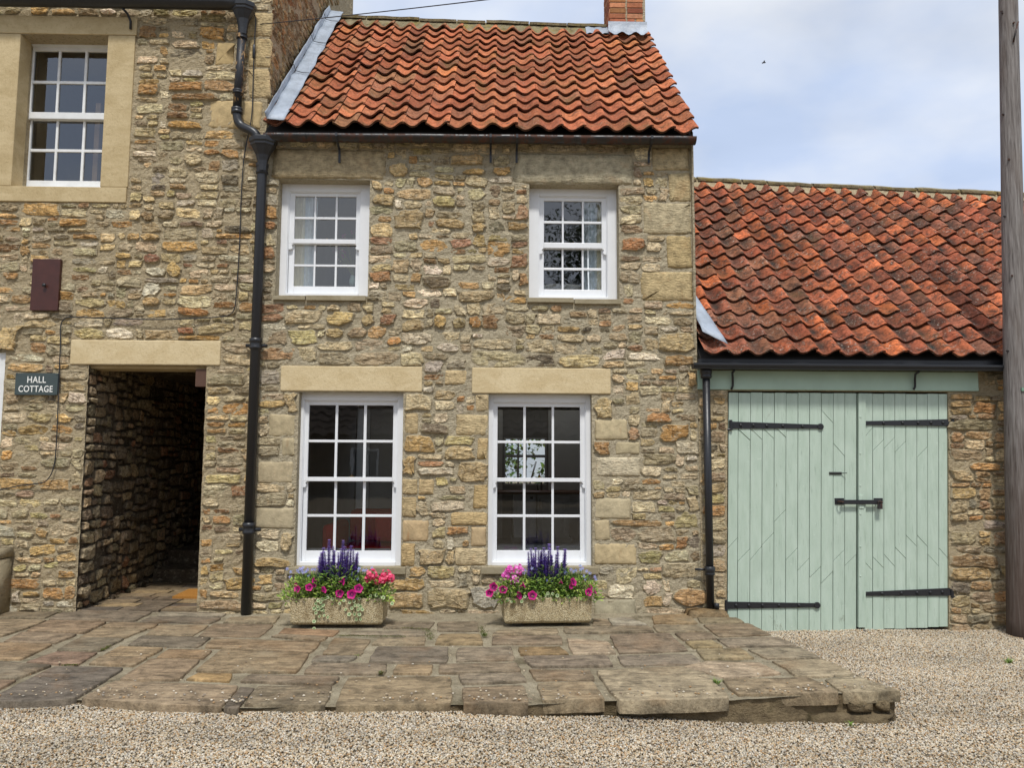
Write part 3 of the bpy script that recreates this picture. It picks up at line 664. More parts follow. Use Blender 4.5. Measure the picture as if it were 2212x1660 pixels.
def win_px(parent, o, yf, inner, rows, cols, cx, cy, **k):
    y = yf+.03
    I = (X(inner[0], cy, y), Z(cx, inner[3], y), X(inner[1], cy, y), Z(cx, inner[2], y))
    rr = [(Z(cx, a, y), Z(cx, b, y)) for a, b in rows]; cc = [(X(a, cy, y), X(b, cy, y)) for a, b in cols]
    return sash_window(parent, o, yf, I, rr, cc, **k)
win_px(cot, O1, .085, (653.5, 858, 866, 1214), [(876, 951), (956.5, 1031.5), (1041, 1112.7), (1118.4, 1191.8)], [(663.5, 721), (726.5, 783), (789, 847)], 755, 1040, glass=GLASS_OLD)
win_px(cot, O2, .085, (1064, 1265.5, 870, 1214), [(879.6, 953), (958.5, 1033.3), (1042, 1113.2), (1119, 1191)], [(1074, 1130), (1135.5, 1191.8), (1197, 1253.5)], 1165, 1040, glass=GLASS_OLD)
win_px(cot, O3, .13, (622.5, 778, 416, 636), [(424.5, 468.6), (473.5, 517.1), (527, 569.7), (574.1, 617.5)], [(635, 677), (681, 723), (727.5, 768)], 700, 517)
win_px(cot, O4, .13, (1163.5, 1311.5, 425.5, 643), [(434.5, 477.8), (482.7, 525), (537, 577), (582, 624.3)], [(1175, 1214), (1218, 1257.5), (1261.5, 1300)], 1237, 526)
win_px(tall, grow(OH, .03), .172, (50, 240, 100, 408), [(110, 174), (180, 243), (257.5, 319), (325, 388)], [(65, 118), (123, 176), (181.5, 232)], 140, 250, mat=WHITE_OLD)
# edge of one more window at the far left
g = Geo(); g.box(OS[0], OS[0]+.1, .05, .12, OS[1], OS[3]); g.box(OS[2]-.11, OS[2], .03, .11, OS[1], OS[3]); g.box(OS[0]+.1, OS[2]-.11, .05, .12, OS[3]-.09, OS[3]); g.box(OS[0]+.1, OS[2]-.11, .05, .12, OS[1], OS[1]+.09)
wS = part(g, 'window', WHITE_OLD, tall, bevel=.003)
g = Geo(); g.add([(OS[0]+.1, .09, OS[1]+.09), (OS[2]-.11, .09, OS[1]+.09), (OS[2]-.11, .09, OS[3]-.09), (OS[0]+.1, .09, OS[3]-.09)], [(0, 1, 2, 3)]); pn = g.build('pane', GLASS, wS)

# ------------------------------------------------------------------ pantile roofs
def roof_tiles(parent, roof, EL, ER, RL, RR, ncol, nrow, mat, palfn, seed, visible=None, amp=.054, sag=.0, lichen=(0, 0)):
    rng = random.Random(seed)
    def P(u, v):
        p = EL.lerp(ER, u).lerp(RL.lerp(RR, u), v); return p
    cand = []
    for r in range(nrow):
        for c in range(ncol):
            u0, u1 = c/ncol, (c+1)/ncol; v0, v1 = r/nrow, (r+1.22)/nrow
            jx, jv = rng.uniform(-.007, .007), rng.uniform(-.06, .06)/nrow
            a = (P(u1, v0)-P(u0, v0)); pw = a.length; a.normalize(); s = (P(u0, min(v1, 1))-P(u0, v0)).normalized(); nrm = a.cross(s).normalized()
            tilt = rng.uniform(-.013, .013); lift = .034+rng.uniform(-.006, .011); av = amp*rng.uniform(.92, 1.08)
            N = 11; V = []
            th = .02
            wob = sag*fbm(c*.35, r*.3, seed)
            for row, (vv, dn) in enumerate(((v0+jv, lift), ((v0+v1)/2, lift*.45+.002), (v1, 0.0))):
                for k in range(N):
                    t = lerp(.03, 1.10, k/(N-1))
                    h = av*(.5+.5*math.cos(2*math.pi*t))**1.15+.011*t+tilt*(t-.5)
                    p = P(u0, 0)*0+P(lerp(u0, u1, t), vv) if vv <= 1.0 else P(lerp(u0, u1, t), 1.0)
                    V.append(p+a*jx+nrm*(h+dn+wob))
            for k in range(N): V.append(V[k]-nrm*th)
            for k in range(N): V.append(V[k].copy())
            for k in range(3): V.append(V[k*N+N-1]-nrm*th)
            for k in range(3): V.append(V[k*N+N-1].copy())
            Fc = []
            for row in range(2):
                for k in range(N-1): Fc.append((row*N+k, row*N+k+1, (row+1)*N+k+1, (row+1)*N+k))
            for k in range(N-1): Fc.append((3*N+k, 3*N+k+1, 4*N+k+1, 4*N+k))
            e = 5*N
            for k in range(2): Fc.append((e+k, e+k+1, e+3+k+1, e+3+k))
            cen = P((u0+u1)/2, (v0+min(v1, 1))/2)
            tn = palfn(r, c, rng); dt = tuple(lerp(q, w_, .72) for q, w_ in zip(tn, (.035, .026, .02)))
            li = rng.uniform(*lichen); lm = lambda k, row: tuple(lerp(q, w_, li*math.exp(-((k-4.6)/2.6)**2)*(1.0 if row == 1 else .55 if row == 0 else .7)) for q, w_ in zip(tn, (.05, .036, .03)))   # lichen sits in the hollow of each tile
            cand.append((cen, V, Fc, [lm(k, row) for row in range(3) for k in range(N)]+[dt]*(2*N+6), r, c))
    shown, rest = [], Geo()
    for it in cand:
        if visible is None or visible(it[0], it[4], it[5]): shown.append(it)
        else: rest.add(it[1], it[2], it[3])
    if len(shown) > 300:
        for it in shown[300:]: rest.add(it[1], it[2], it[3])
        shown = shown[:300]
    for it in shown:
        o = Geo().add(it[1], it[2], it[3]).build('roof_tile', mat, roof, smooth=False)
        me = o.data; sm = [True]*len(me.polygons)
        for i in range(20, 32): sm[i] = False
        me.polygons.foreach_set('use_smooth', sm)
    if rest.v:
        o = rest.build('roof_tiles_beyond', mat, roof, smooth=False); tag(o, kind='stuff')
def wpick(rng, lst, k=(.85, 1.12), sf=.5):
    t = rng.uniform(0, sum(w for _, w in lst))
    for c, w in lst:
        t -= w
        if t <= 0: break
    q = rng.uniform(*k); c = soft(c, sf, (164, 114, 84)); return s2l(tuple(min(250, v*q) for v in c))
def pal_cot(r, c, rng):
    l = [((196, 104, 66), 10), ((178, 88, 58), 10), ((206, 116, 74), 7), ((160, 78, 54), 6), ((186, 106, 72), 6), ((150, 90, 66), 3), ((132, 84, 64), 1.5), ((212, 122, 66), 2)]
    if c < 7: l = l+[((150, 108, 74), 7), ((132, 96, 66), 4), ((164, 96, 66), 5)]
    return wpick(rng, l)
NEWT = {(1, 5), (2, 5), (15, 11), (16, 11), (15, 13), (16, 12), (15, 15)}
def pal_gar(r, c, rng):
    l = [((176, 88, 58), 8), ((158, 76, 54), 8), ((196, 100, 62), 6), ((138, 76, 60), 6), ((116, 76, 64), 4), ((186, 94, 52), 5)]
    if c < 6: l = l+[((142, 92, 70), 8), ((130, 90, 70), 5)]
    if (r, c) in NEWT: return s2l((214, 118, 72))
    if r >= 15: l = l+[((214, 112, 66), 14)]
    return wpick(rng, l, (.88, 1.2), .36)
E1L = Vector((XG+.02, -.13, EAVE+.0)); E1R = Vector((1.95, -.13, EAVE-.01)); R1L = Vector((XG+.02, 2.42, 7.16)); R1R = Vector((1.985, 2.42, 7.06))
nrm1 = (E1R-E1L).cross(R1L-E1L).normalized()
def deck(EL, ER, RL, RR, n, yb, zb, off=.03):
    g = Geo(); a = [p-n*off for p in (EL, ER, RR, RL)]; b = [p-n*(off+.06) for p in (EL, ER, RR, RL)]
    g.add(a+b, [(0, 1, 2, 3), (7, 6, 5, 4), (0, 4, 5, 1), (1, 5, 6, 2), (2, 6, 7, 3), (3, 7, 4, 0)])
    bl, br = Vector((RL.x, yb, zb)), Vector((RR.x, yb, zb)); g.add([a[3], a[2], br, bl], [(0, 1, 2, 3)])
    return g
roof1 = part(deck(E1L, E1R, R1L, R1R, nrm1, 5.0, EAVE), 'roof', mk_simple('dark_roof_felt', (.02, .019, .018), .9), cot)
roof_tiles(cot, roof1, E1L, E1R, R1L, R1R, 19, 14, TILE, pal_cot, 3, sag=.015, lichen=(0, .3))
E2L = Vector((XC+.01, -.13, 2.405)); E2R = Vector((7.6, -.13, 2.415)); R2L = Vector((XC+.01, 2.9, 5.21)); R2R = Vector((7.6, 2.9, 5.01))
nrm2 = (E2R-E2L).cross(R2L-E2L).normalized()
roof2 = part(deck(E2L, E2R, R2L, R2R, nrm2, 5.6, 2.4), 'roof', bpy.data.materials['dark_roof_felt'], gar)
def vis2(p, r, c):
    x, y = proj(p); return x < 2225 and x > 1480+0 and (p.x-XC > 0) and x > 1486
roof_tiles(gar, roof2, E2L, E2R, R2L, R2R, 26, 17, TILE_OLD, pal_gar, 9, vis2, sag=.02, lichen=(.05, 1.15))
# gable triangle of the cottage towards the garage
g = Geo(); g.add([(XC-.03, 0, 2.0), (XC-.03, 5.0, 2.0), (XC-.03, 5.0, EAVE-.05), (XC-.03, 2.42, 7.0), (XC-.03, -.05, EAVE-.08)], [(0, 1, 2, 3, 4)]); g.box(XG+.01, XC-.035, 5.0, 5.1, 2.2, EAVE+.1)
part(g, 'back_wall', MORTAR, cot)
# verge mortar under the last tiles
g = Geo(); n = 30
for i in range(n):
    p, q = E1R.lerp(R1R, i/n), E1R.lerp(R1R, (i+1)/n)
    g.add([p+Vector((-.02, 0, -.03)), q+Vector((-.02, 0, -.03)), q+Vector((-.02, 0, .035)), p+Vector((-.02, 0, .035))], [(0, 1, 2, 3)])
part(g, 'verge_mortar', MORTAR, cot)
# ridges: stone pieces bedded on mortar
def ridge(parent, RL, RR, npc, h, w, back=.16, seed=1, skew=0.0):
    rng = random.Random(seed); cuts = [0]+sorted((i+rng.uniform(-.25, .25))/npc for i in range(1, npc))+[1]
    bed = Geo(); m = 60
    for i in range(m):
        p, q = RL.lerp(RR, i/m), RL.lerp(RR, (i+1)/m)
        f = lambda s, k: s+Vector((0, -w*.9+.02*nz(k*.9, 1, seed), -w*.55+.02*nz(k*1.3, 4, seed)))
        t = lambda s, k: s+Vector((0, -w*.32, h*.62+.015*nz(k*.8, 7, seed)))
        bed.add([f(p, i), f(q, i+1), t(q, i+1), t(p, i)], [(0, 1, 2, 3)])
    part(bed, 'ridge_bedding', RIDGE if seed == 1 else MORTAR_WARM, parent)
    for a, b in zip(cuts, cuts[1:]):
        p, q = RL.lerp(RR, a+.002), RL.lerp(RR, b-.002); dz = rng.uniform(-.008, .008); g = Geo(); n = 8
        for s in (p, q):
            pass
        prof = [(-w*.5, h*.35), (-w*.52, h*.62), (-w*.2, h*1.0), (w*.2, h*1.0), (w*.52, h*.6), (w*.5, h*.2)]
        k = 7; V = []
        for i in range(k):
            c = p.lerp(q, i/(k-1))
            for (yy, zz) in prof: V.append(c+Vector((0, yy+.008*nz(c.x*6, yy*9, seed), zz+dz+.012*nz(c.x*5, yy*7, 3))))
        m_ = len(prof); Fc = [(i*m_+j, i*m_+j+1, (i+1)*m_+j+1, (i+1)*m_+j)[::-1] for i in range(k-1) for j in range(m_-1)]+[tuple(range(m_)), tuple((k-1)*m_+j for j in range(m_-1, -1, -1))]
        g.add(V, Fc); part(g, 'ridge_stone', RIDGE, parent)
ridge(cot, R1L+Vector((.1, .06, 0)), Vector((X(1308, 45, 2.48), 2.48, 7.085)), 7, .125, .27, seed=1)
ridge(gar, R2L+Vector((.02, .06, 0)), R2R+Vector((0, .06, 0)), 9, .12, .26, seed=2)
# lead flashings
def lead_strip(parent, pts0, pts1, name='lead_flashing', wav=.012, n=28, seed=0):
    g = Geo(); k = 5; V = []
    for i in range(n+1):
        t = i/n; a = pts0[0].lerp(pts0[1], t); b = pts1[0].lerp(pts1[1], t)
        for j in range(k):
            s = j/(k-1); e = wav*(1.6 if j in (0, k-1) else .7)
            V.append(a.lerp(b, s)+Vector((e*nz(i*.45, j*1.3, seed), e*nz(i*.4, j, seed+5), e*nz(i*.5, j*.8, seed+9))))
    Fc = [(i*k+j, i*k+j+1, (i+1)*k+j+1, (i+1)*k+j) for i in range(n) for j in range(k-1)]
    g.add(V, Fc); o = part(g, name, LEAD, parent, True); m = o.modifiers.new('thick', 'SOLIDIFY'); m.thickness = .004; return o
up = nrm1*.07; al = Vector((1, 0, 0))
lo0, hi0 = E1L+Vector((.0, .0, .0)), R1L+Vector((.0, .06, .1))
lead_strip(cot, (lo0+nrm1*.09+al*.205, hi0+nrm1*.085+al*.20), (lo0+nrm1*.10+al*.035, hi0+nrm1*.10+al*.035), seed=1)
lead_strip(cot, (lo0+nrm1*.10+al*.035, hi0+nrm1*.10+al*.035), (lo0+nrm1*.17+al*.03, hi0+nrm1*.17+al*.02), seed=2)
for t in (.36, .64, .88):     # wires clipping the flashing
    p = lo0.lerp(hi0, t); Geo_ = Geo().tube([p+nrm1*.18+al*.04, p+nrm1*.125+al*.06+Vector((0, -.03, -.03)), p+nrm1*.115+al*.14+Vector((0, -.05, -.05)), p+nrm1*.115+al*.215+Vector((0, -.055, -.055))], .004, 6); part(Geo_, 'flashing_wire', IRON, cot)
# small flashing on the garage roof beside the cottage corner
p0, p1 = Vector((XC+.03, -.14, 2.42))+nrm2*.10, Vector((XC+.03, .80, 3.30))+nrm2*.11
lead_strip(gar, (p0+al*.22+Vector((0, .03, .03)), p1+al*.03), (p0+al*.0+Vector((0, .10, .16)), p1-al*.02), n=10, seed=4)

# --- chimney
chx0, chx1 = X(1313, 40, 2.35), X(1390.5, 40, 2.35); chy0 = 2.2; chb = 6.70
ch = part(Geo().box(chx0+.008, chx1-.008, chy0+.008, chy0+.5, chb, 8.2), 'chimney', MORTAR, cot)
rng = random.Random(77); z = chb+.02; k = 0
BR = [((176, 104, 74), 5), ((160, 84, 62), 5), ((190, 128, 92), 4), ((186, 132, 78), 2), ((148, 72, 56), 3), ((196, 140, 108), 2)]
while z < 7.95:
    for face in ('front', 'left'):
        a, b = (chx0, chx1) if face == 'front' else (chy0, chy0+.5)
        x = a-(.0 if k % 2 == 0 else .11)
        while x < b-.02:
            w = .215 if rng.random() < .75 else .105
            x0, x1 = max(a, x)+.004, min(b, x+w)-.006
            if x1-x0 > .03:
                g = Geo(); t = wpick(rng, BR); e = rng.uniform(0, .005)
                if face == 'front': g.box(x0, x1, chy0-e, chy0+.04, z, z+.063, t)
                else: g.box(chx0-e, chx0+.04, x0+.006, x1, z, z+.063, t)
                o = g.build('brick', BRICK, ch, bevel=.004)
            x += w+.01
    z += .075; k += 1
# lead apron at the chimney foot
zr = 7.02
ap = Geo(); V = []; n = 16
for i in range(n+1):
    x = lerp(chx0-.02, chx1+.01, i/n); V += [(x, chy0-.012, zr+.10), (x, chy0-.014, zr-.02), (x, chy0-.10+.01*math.sin(i*1.1), zr-.11+.02*math.cos(i*1.15))]
ap.add(V, [(i*3+j+1, (i+1)*3+j+1, (i+1)*3+j, i*3+j) for i in range(n) for j in range(2)]); part(ap, 'lead_apron', LEAD, cot, True)
ap = Geo(); V = []
for i in range(9):
    x = lerp(chx0-.30, chx0+.01, i/8); V += [(x, 2.52, zr+.16-.02*(i/8)), (x, 2.36, zr+.12+.01*math.sin(i*1.7)), (x, 2.22, zr-.06+.02*math.sin(i*1.2))]
ap.add(V, [(i*3+j+1, (i+1)*3+j+1, (i+1)*3+j, i*3+j) for i in range(8) for j in range(2)]); part(ap, 'lead_saddle', LEAD, cot, True)

# ------------------------------------------------------------------ gutters and downpipes
def gutter(parent, x0, x1, z0, z1, yc, rad, mat, square=False):
    g = Geo(); V = []; n = 24; rng = random.Random(int(x0*10)+7)
    prof = [(-rad*math.cos(t), -rad*math.sin(t)) for t in [math.pi*i/8 for i in range(9)]]
    if square: prof = [(-rad, .0), (-rad*1.02, -rad*.25), (-rad*.98, -rad*.45), (-rad*.8, -rad*.62), (-rad*.72, -rad*.95), (rad*.7, -rad*.95), (rad, -rad*.4), (rad, 0)]
    inn = [(a*.86, b*.86+.002) for a, b in prof[::-1]]; pr = prof+inn; m = len(pr)
    for i in range(n+1):
        x = lerp(x0, x1, i/n); zz = lerp(z0, z1, i/n)+.003*nz(x*2, 0, 0)
        for a, b in pr: V.append((x, yc+a, zz+b))
    Fc = [(i*m+j, (i+1)*m+j, (i+1)*m+(j+1) % m, i*m+(j+1) % m) for i in range(n) for j in range(m)]
    q = len(prof); Fc += [tuple(range(q))[::-1], tuple(n*m+j for j in range(q))]
    g.add(V, Fc); return part(g, 'gutter', mat, parent, not square)
yg = -.145
gz0, gz1 = Z(585, 292, yg), Z(1500, 299.5, yg)
gutter(cot, X(572, 300, yg), X(1502, 305, yg), gz0, gz1, yg, .062, IRON_RUST)
for px, rusty in ((734, 1), (1060, 1), (1116, 0), (1401, 1)):
    x = X(px, 320, -.03); zb = Z(px, 352, -.03); zt = lerp(gz0, gz1, (px-585)/915)
    g = Geo(); pth = [(x, yg-.064, zt+.004), (x, yg-.066, zt-.03), (x, yg-.03, zt-.068), (x, yg+.03, zt-.075), (x, -.045, zt-.10), (x, -.035, zt-.14), (x, -.03, zb)]
    for a, b in zip(pth, pth[1:]):
        a, b = Vector(a), Vector(b); d = (b-a).normalized(); s = Vector((.011, 0, 0)); t_ = d.cross(Vector((1, 0, 0))).normalized()*.004
        g.add([a-s-t_, a+s-t_, a+s+t_, a-s+t_, b-s-t_, b+s-t_, b+s+t_, b-s+t_], [(0, 1, 5, 4), (1, 2, 6, 5), (2, 3, 7, 6), (3, 0, 4, 7), (0, 3, 2, 1), (4, 5, 6, 7)])
    part(g, 'gutter_bracket', IRON, cot)
for px in (655, 905, 1250):
    x = X(px, 300, yg); zt = lerp(gz0, gz1, (px-585)/915); o = gutter(cot, x-.035, x+.035, zt-.001, zt-.001, yg, .067, IRON_RUST); o.name = 'gutter_joint'
# garage gutter
gg = Z(1800, 787.5, -.16)
gutter(gar, X(1497, 795, -.16), 7.2, gg, gg-.005, -.15, .054, IRON, True)
for px in (1579, 1972):
    x = X(px, 820, -.04)
    g = Geo().tube([(x, -.15, gg-.065), (x+.0, -.09, gg-.08), (x+.015, -.05, gg-.12), (x+.015, -.045, gg-.2), (x-.0, -.045, Z(px, 842, -.05))], .011, 8); part(g, 'gutter_bracket', IRON, gar, True)
g = Geo(); g.box(X(1508, 790, -.1), 7.0, -.11, -.06, gg-.02, gg+.05); part(g, 'eaves_felt', IRON, gar)
# tall house gutter at the very top
gzt = Z(300, 1, -.13)
gutter(tall, XL, X(513, 5, -.13), gzt, gzt, -.13, .075, IRON)
for px in (283, 562-0):
    if px > 500: continue
    x = X(px, 30, -.04); g = Geo().tube([(x-.05, -.12, gzt-.07), (x-.02, -.07, gzt-.1), (x, -.04, gzt-.16), (x, -.035, gzt-.24)], .012, 6); part(g, 'gutter_bracket', IRON, tall, True)
# tall house downpipe with hopper
yp = -.085
def hopper(parent, px, pyt, pyb, y, w):
    c = onY(px, pyb, y); zt = Z(px, pyt, y); h = zt-c.z
    prof = [(.042, -.06), (.046, 0), (.052, h*.16), (w*.5, h*.36), (w*.72, h*.56), (w*.82, h*.66), (w*.9, h*.70), (w*.92, h*.78), (w*1.0, h*.82), (w*1.02, h*.96), (w*.96, h), (w*.8, h-.01)]
    g = Geo().lathe(c, prof, 8, rot=math.pi/8, sy=.85); return part(g, 'rainwater_hopper', IRON, parent, bevel=.003)
hopper(tall, 524.5, 9, 62, yp-.02, .125)
pA = onY(523.5, 68, yp); pB = onY(512, 233, yp)
g = Geo().tube([pA, pB], .041, 16); part(g, 'downpipe', IRON_PEEL, tall, True)
for py in (80, 199): 
    c = onY(lerp(523.5, 512, (py-68)/165), py, yp); g = Geo().lathe(c, [(.044, -.02), (.052, -.018), (.052, -.006), (.048, 0), (.053, .008), (.053, .02), (.044, .022)], 16); part(g, 'pipe_collar', IRON_PEEL, tall, True)
pth = [onY(512, 233, yp), onY(512, 247, yp), onY(514, 262, yp), onY(521, 272, yp), onY(536, 279, yp-.02), onY(548, 285, yp-.03), onY(555, 293, yp-.03), onY(557, 305, yp-.03)]
sm = []
for i in range(len(pth)-1):
    for k in range(4): sm.append(pth[i].lerp(pth[i+1], k/4))
for _ in range(3): sm = [sm[0]]+[(sm[i-1]+sm[i]*2+sm[i+1])/4 for i in range(1, len(sm)-1)]+[sm[-1]]
part(Geo().tube(sm, .043, 16), 'pipe_bend', IRON, tall, True)
c = onY(512, 240, yp); part(Geo().lathe(c, [(.045, -.03), (.055, -.028), (.055, .0), (.050, .004), (.055, .01), (.055, .03), (.045, .032)], 16), 'pipe_collar', IRON, tall, True)
# cottage hopper and long downpipe
hopper(cot, 567, 299, 357, yp-.03, .135)
xt = X(566, 372, yp); ztp = Z(566, 372, yp); xb = X(531, 1328, yp); xm = (xt+xb)/2
g = Geo().tube([(xt, yp, ztp+.05), (xt, yp, ztp-.02), (xb, yp, .0)], .047, 18); part(g, 'downpipe', IRON, cot, True)
for py in (366, 744, 1143):
    f = (py-372)/(1328-372); zc = Z(lerp(566, 531, f), py, yp); xc = lerp(xt, xb, (ztp-zc)/ztp)
    g = Geo().lathe((xc, yp, zc), [(.05, -.05), (.058, -.045), (.058, -.025), (.052, -.015), (.056, .0), (.052, .012), (.060, .02), (.060, .055), (.05, .058)], 18)
    if py > 400: g.tube([(xc-.1, yp+.03, zc-.01), (xc+.1, yp+.03, zc-.01)], .018, 8)
    part(g, 'pipe_collar', IRON, cot, True)
# garage downpipe
xg = X(1530, 1060, -.09); zgt = Z(1530, 806, -.09); zgb = Z(1527, 1321, -.09)
part(Geo().tube([(xg, -.09, zgt+.04), (xg, -.09, zgb)], .036, 16), 'downpipe', IRON, gar, True)
part(Geo().lathe((xg, -.09, zgt), [(.04, -.055), (.052, -.05), (.054, -.03), (.048, -.02), (.056, -.008), (.056, .02), (.046, .045), (.04, .05)], 16), 'pipe_collar', IRON, gar, True)
zc = Z(1529, 1232, -.09); g = Geo().lathe((xg, -.09, zc), [(.038, -.05), (.047, -.045), (.047, -.03), (.042, -.02), (.05, -.01), (.05, .03), (.04, .035)], 16); g.tube([(xg-.13, -.06, zc), (xg, -.06, zc)], .012, 8)
part(g, 'pipe_collar', IRON, gar, True)

# ------------------------------------------------------------------ garage doors and beam
slab_part(BEAM, 'door_beam', GREEN_BEAM, gar, -.022, .14, .004)
def zx(x): return 1449.2+x*.34483
def zy(y): return 762.8+y*.34483
DY = .012
LE = [358, 420, 497, 572, 647, 721, 796, 869, 942, 1017, 1090, 1164]; RE = [1213, 1265, 1335, 1405, 1474, 1543, 1610, 1680, 1736]
CUT = {('l', 0): [(1225, 1160)], ('l', 1): [(480, 548), (1308, 1232)], ('l', 2): [(475, 545), (1300, 1215)], ('l', 3): [(470, 540), (1205, 1130)], ('l', 4): [(462, 530), (1060, 985)], ('l', 5): [(1300, 1225)], ('l', 6): [(1365, 1290)], ('l', 7): [(1410, 1340)],
       ('l', 8): [(360, 440), (1445, 1370)], ('l', 9): [(568, 648), (1305, 1235)], ('l', 10): [(1335, 1265)],
       ('r', 0): [(528, 470), (1310, 1365)], ('r', 1): [(615, 545), (1280, 1350)], ('r', 2): [(600, 530), (1265, 1340)], ('r', 3): [(622, 555), (1220, 1290)], ('r', 4): [(1145, 1215)], ('r', 5): [(655, 590), (1145, 1215)], ('r', 6): [(1265, 1338)], ('r', 7): [(1225, 1285)]}
DZT = Z(zx(700), zy(249), DY)
for side, E_ in (('l', LE), ('r', RE)):
    xs = [X(zx(e), 1105, DY) for e in E_]
    backing = Geo().prism([(qx+lean(qx, qz), qz) for qx, qz in ((xs[0]+.01, -.12), (xs[-1]-.01, -.12), (xs[-1]-.01, DZT-.03), (xs[0]+.01, DZT-.03))], DY+.034, DY+.05)
    door = part(backing, 'door', mk_simple('door_back_'+side, (.02, .022, .02), .8) if side == 'l' else bpy.data.materials['door_back_l'], gar)
    door['label'] = 'left leaf of the sage green doors with a slot' if side == 'l' else 'right leaf of the sage green doors with cover strip'
    def dsub(g, name, m, smooth=False, bevel=0):
        o = g.build(name, m, door, smooth, bevel); return o
    rng = random.Random(3)
    for i in range(len(xs)-1):
        a, b = xs[i]+.0022, xs[i+1]-.0022
        zb = lerp(Z(zx(358), 1373, DY), Z(zx(1736), 1355.5, DY), (E_[i]-358)/1378)+rng.uniform(-.004, .004)
        lv = [(DZT+rng.uniform(-.003, .003),)*2]+[(Z(zx(E_[i]), zy(p), DY), Z(zx(E_[i+1]), zy(q), DY)) for p, q in CUT.get((side, i), [])]+[(zb, zb)]
        for k in range(len(lv)-1):
            (tl, tr), (bl, br) = lv[k], lv[k+1]; e = .0022; yo = DY+rng.uniform(-.003, .003)
            g = Geo().prism([(qx+lean(qx, qz), qz) for qx, qz in ((a, bl+e), (b, br+e), (b, tr-e), (a, tl-e))], yo, yo+.03); dsub(g, 'board', GREEN, False, .0022)
    if side == 'r':
        cxa, cxb = X(zx(1167), zy(900), DY), X(zx(1212), zy(900), DY)
        czb = Z(zx(1190), 1356, DY); dsub(Geo().prism([(qx+lean(qx, qz), qz) for qx, qz in ((cxa, czb), (cxb, czb), (cxb, DZT-.004), (cxa, DZT-.004))], DY-.022, DY+.03), 'cover_strip', GREEN, False, .003)
        for yy in (402, 632, 833, 1010, 1215, 1400, 1730+8):
            c = onY(zx(1187), zy(yy), DY-.022); g = Geo().tube([c, c+Vector((0, -.005, 0))], [.009, .006], 10); dsub(g, 'coach_bolt', GREEN, True)
        g = Geo(); xa, xb2 = X(zx(1180), zy(930), DY-.03), X(zx(1209), zy(930), DY-.03); g.box(xa, xb2, DY-.03, DY-.022, Z(zx(1190), zy(976), DY-.03), Z(zx(1190), zy(893), DY-.03)); dsub(g, 'keeper_block', GREEN, False, .002)
        g = Geo(); g.box(X(zx(1025), zy(930), DY), X(zx(1084), zy(930), DY), DY-.006, DY-.0005, Z(zx(1050), zy(951), DY), Z(zx(1050), zy(911), DY)); g.box(X(zx(1270), zy(930), DY), X(zx(1326), zy(930), DY), DY-.006, DY-.0005, Z(zx(1300), zy(946), DY), Z(zx(1300), zy(911), DY)); dsub(g, 'latch_plate', IRON)
        g = Geo(); y0 = DY-.044; g.box(X(zx(1070), zy(935), y0), X(zx(1318), zy(935), y0), y0, y0+.007, Z(zx(1200), zy(950), y0), Z(zx(1200), zy(922), y0)); dsub(g, 'hasp_bar', IRON, False, .002)
        for ax in (1062, 1305):
            c = onY(zx(ax), zy(934), DY-.03); g = Geo(); g.tube([c+Vector((-.02, .025, .0)), c+Vector((-.02, -.02, .005)), c+Vector((-.008, -.034, .005)), c+Vector((.008, -.034, 0)), c+Vector((.02, -.02, 0)), c+Vector((.02, .025, 0))], .006, 8); dsub(g, 'staple', IRON_RUST, True)
        c = onY(zx(1310), zy(962), DY-.06); g = Geo().box(c.x-.022, c.x+.022, c.y-.009, c.y+.012, c.z-.026, c.z+.02); g.tube([c+Vector((-.014, 0, .018)), c+Vector((-.014, 0, .04)), c+Vector((0, 0, .052)), c+Vector((.014, 0, .04)), c+Vector((.014, 0, .018))], .004, 8); dsub(g, 'padlock', IRON_RUST, False, .003)
    else:
        a, b = X(zx(990), zy(755), DY), X(zx(1068), zy(755), DY); zc = Z(zx(1040), zy(755), DY)
        g = Geo(); g.tube([(a, DY-.0015, zc), (b, DY-.0015, zc)], .013, 8); o = dsub(g, 'slot', bpy.data.materials['door_back_l'])
        dsub(Geo().tube([(b-.01, DY-.004, zc), (b+.04, DY-.035, zc+.004)], .004, 6), 'latch_pin', IRON, True)
    # strap hinges
    hl = [((375, 430, 475), (938, 462), 1), ((345, 1560, 1606), (917, 1583), 1)] if side == 'l' else [((1764, 415, 460), (1224, 440), -1), ((1760, 1474, 1524), (1214, 1512), -1)]
    for (hx, ht, hb), (tx_, ty_), sg in hl:
        y0 = DY-.012
        A = [(X(zx(hx), zy(ht), y0), Z(zx(hx), zy(ht), y0)), (X(zx(hx), zy(hb), y0), Z(zx(hx), zy(hb), y0))]; tx2, tz2 = X(zx(tx_), zy(ty_), y0), Z(zx(tx_), zy(ty_), y0)
        pts = [A[1], (tx2, tz2-.019), (tx2, tz2+.019), A[0]]; pts = pts if sg > 0 else [pts[1], pts[0], pts[3], pts[2]]
        g = Geo().prism(pts, y0, y0+.009)
        g.tube([(tx2, y0-.006, tz2), (tx2, y0+.012, tz2)], [.03 if sg > 0 else .021]*2, 12)
        hz = (A[0][1]+A[1][1])/2; g.tube([(A[0][0], y0, A[1][1]-.015), (A[0][0], y0, A[0][1]+.015)], .016, 10)
        g.tube([(A[0][0], y0-.004, A[1][1]-.008), (A[0][0]-sg*.07, y0+.015, A[1][1]-.008)], .012, 8)
        dsub(g, 'strap_hinge', IRON, False, .002)
        for t in (.11, .25, .4, .58, .8):
            bx_, bz_ = lerp(A[0][0], tx2, t), lerp(hz, tz2, t); dsub(Geo().tube([(bx_, y0, bz_), (bx_, y0-.009, bz_)], [.016, .011], 10), 'hinge_bolt', IRON, True)
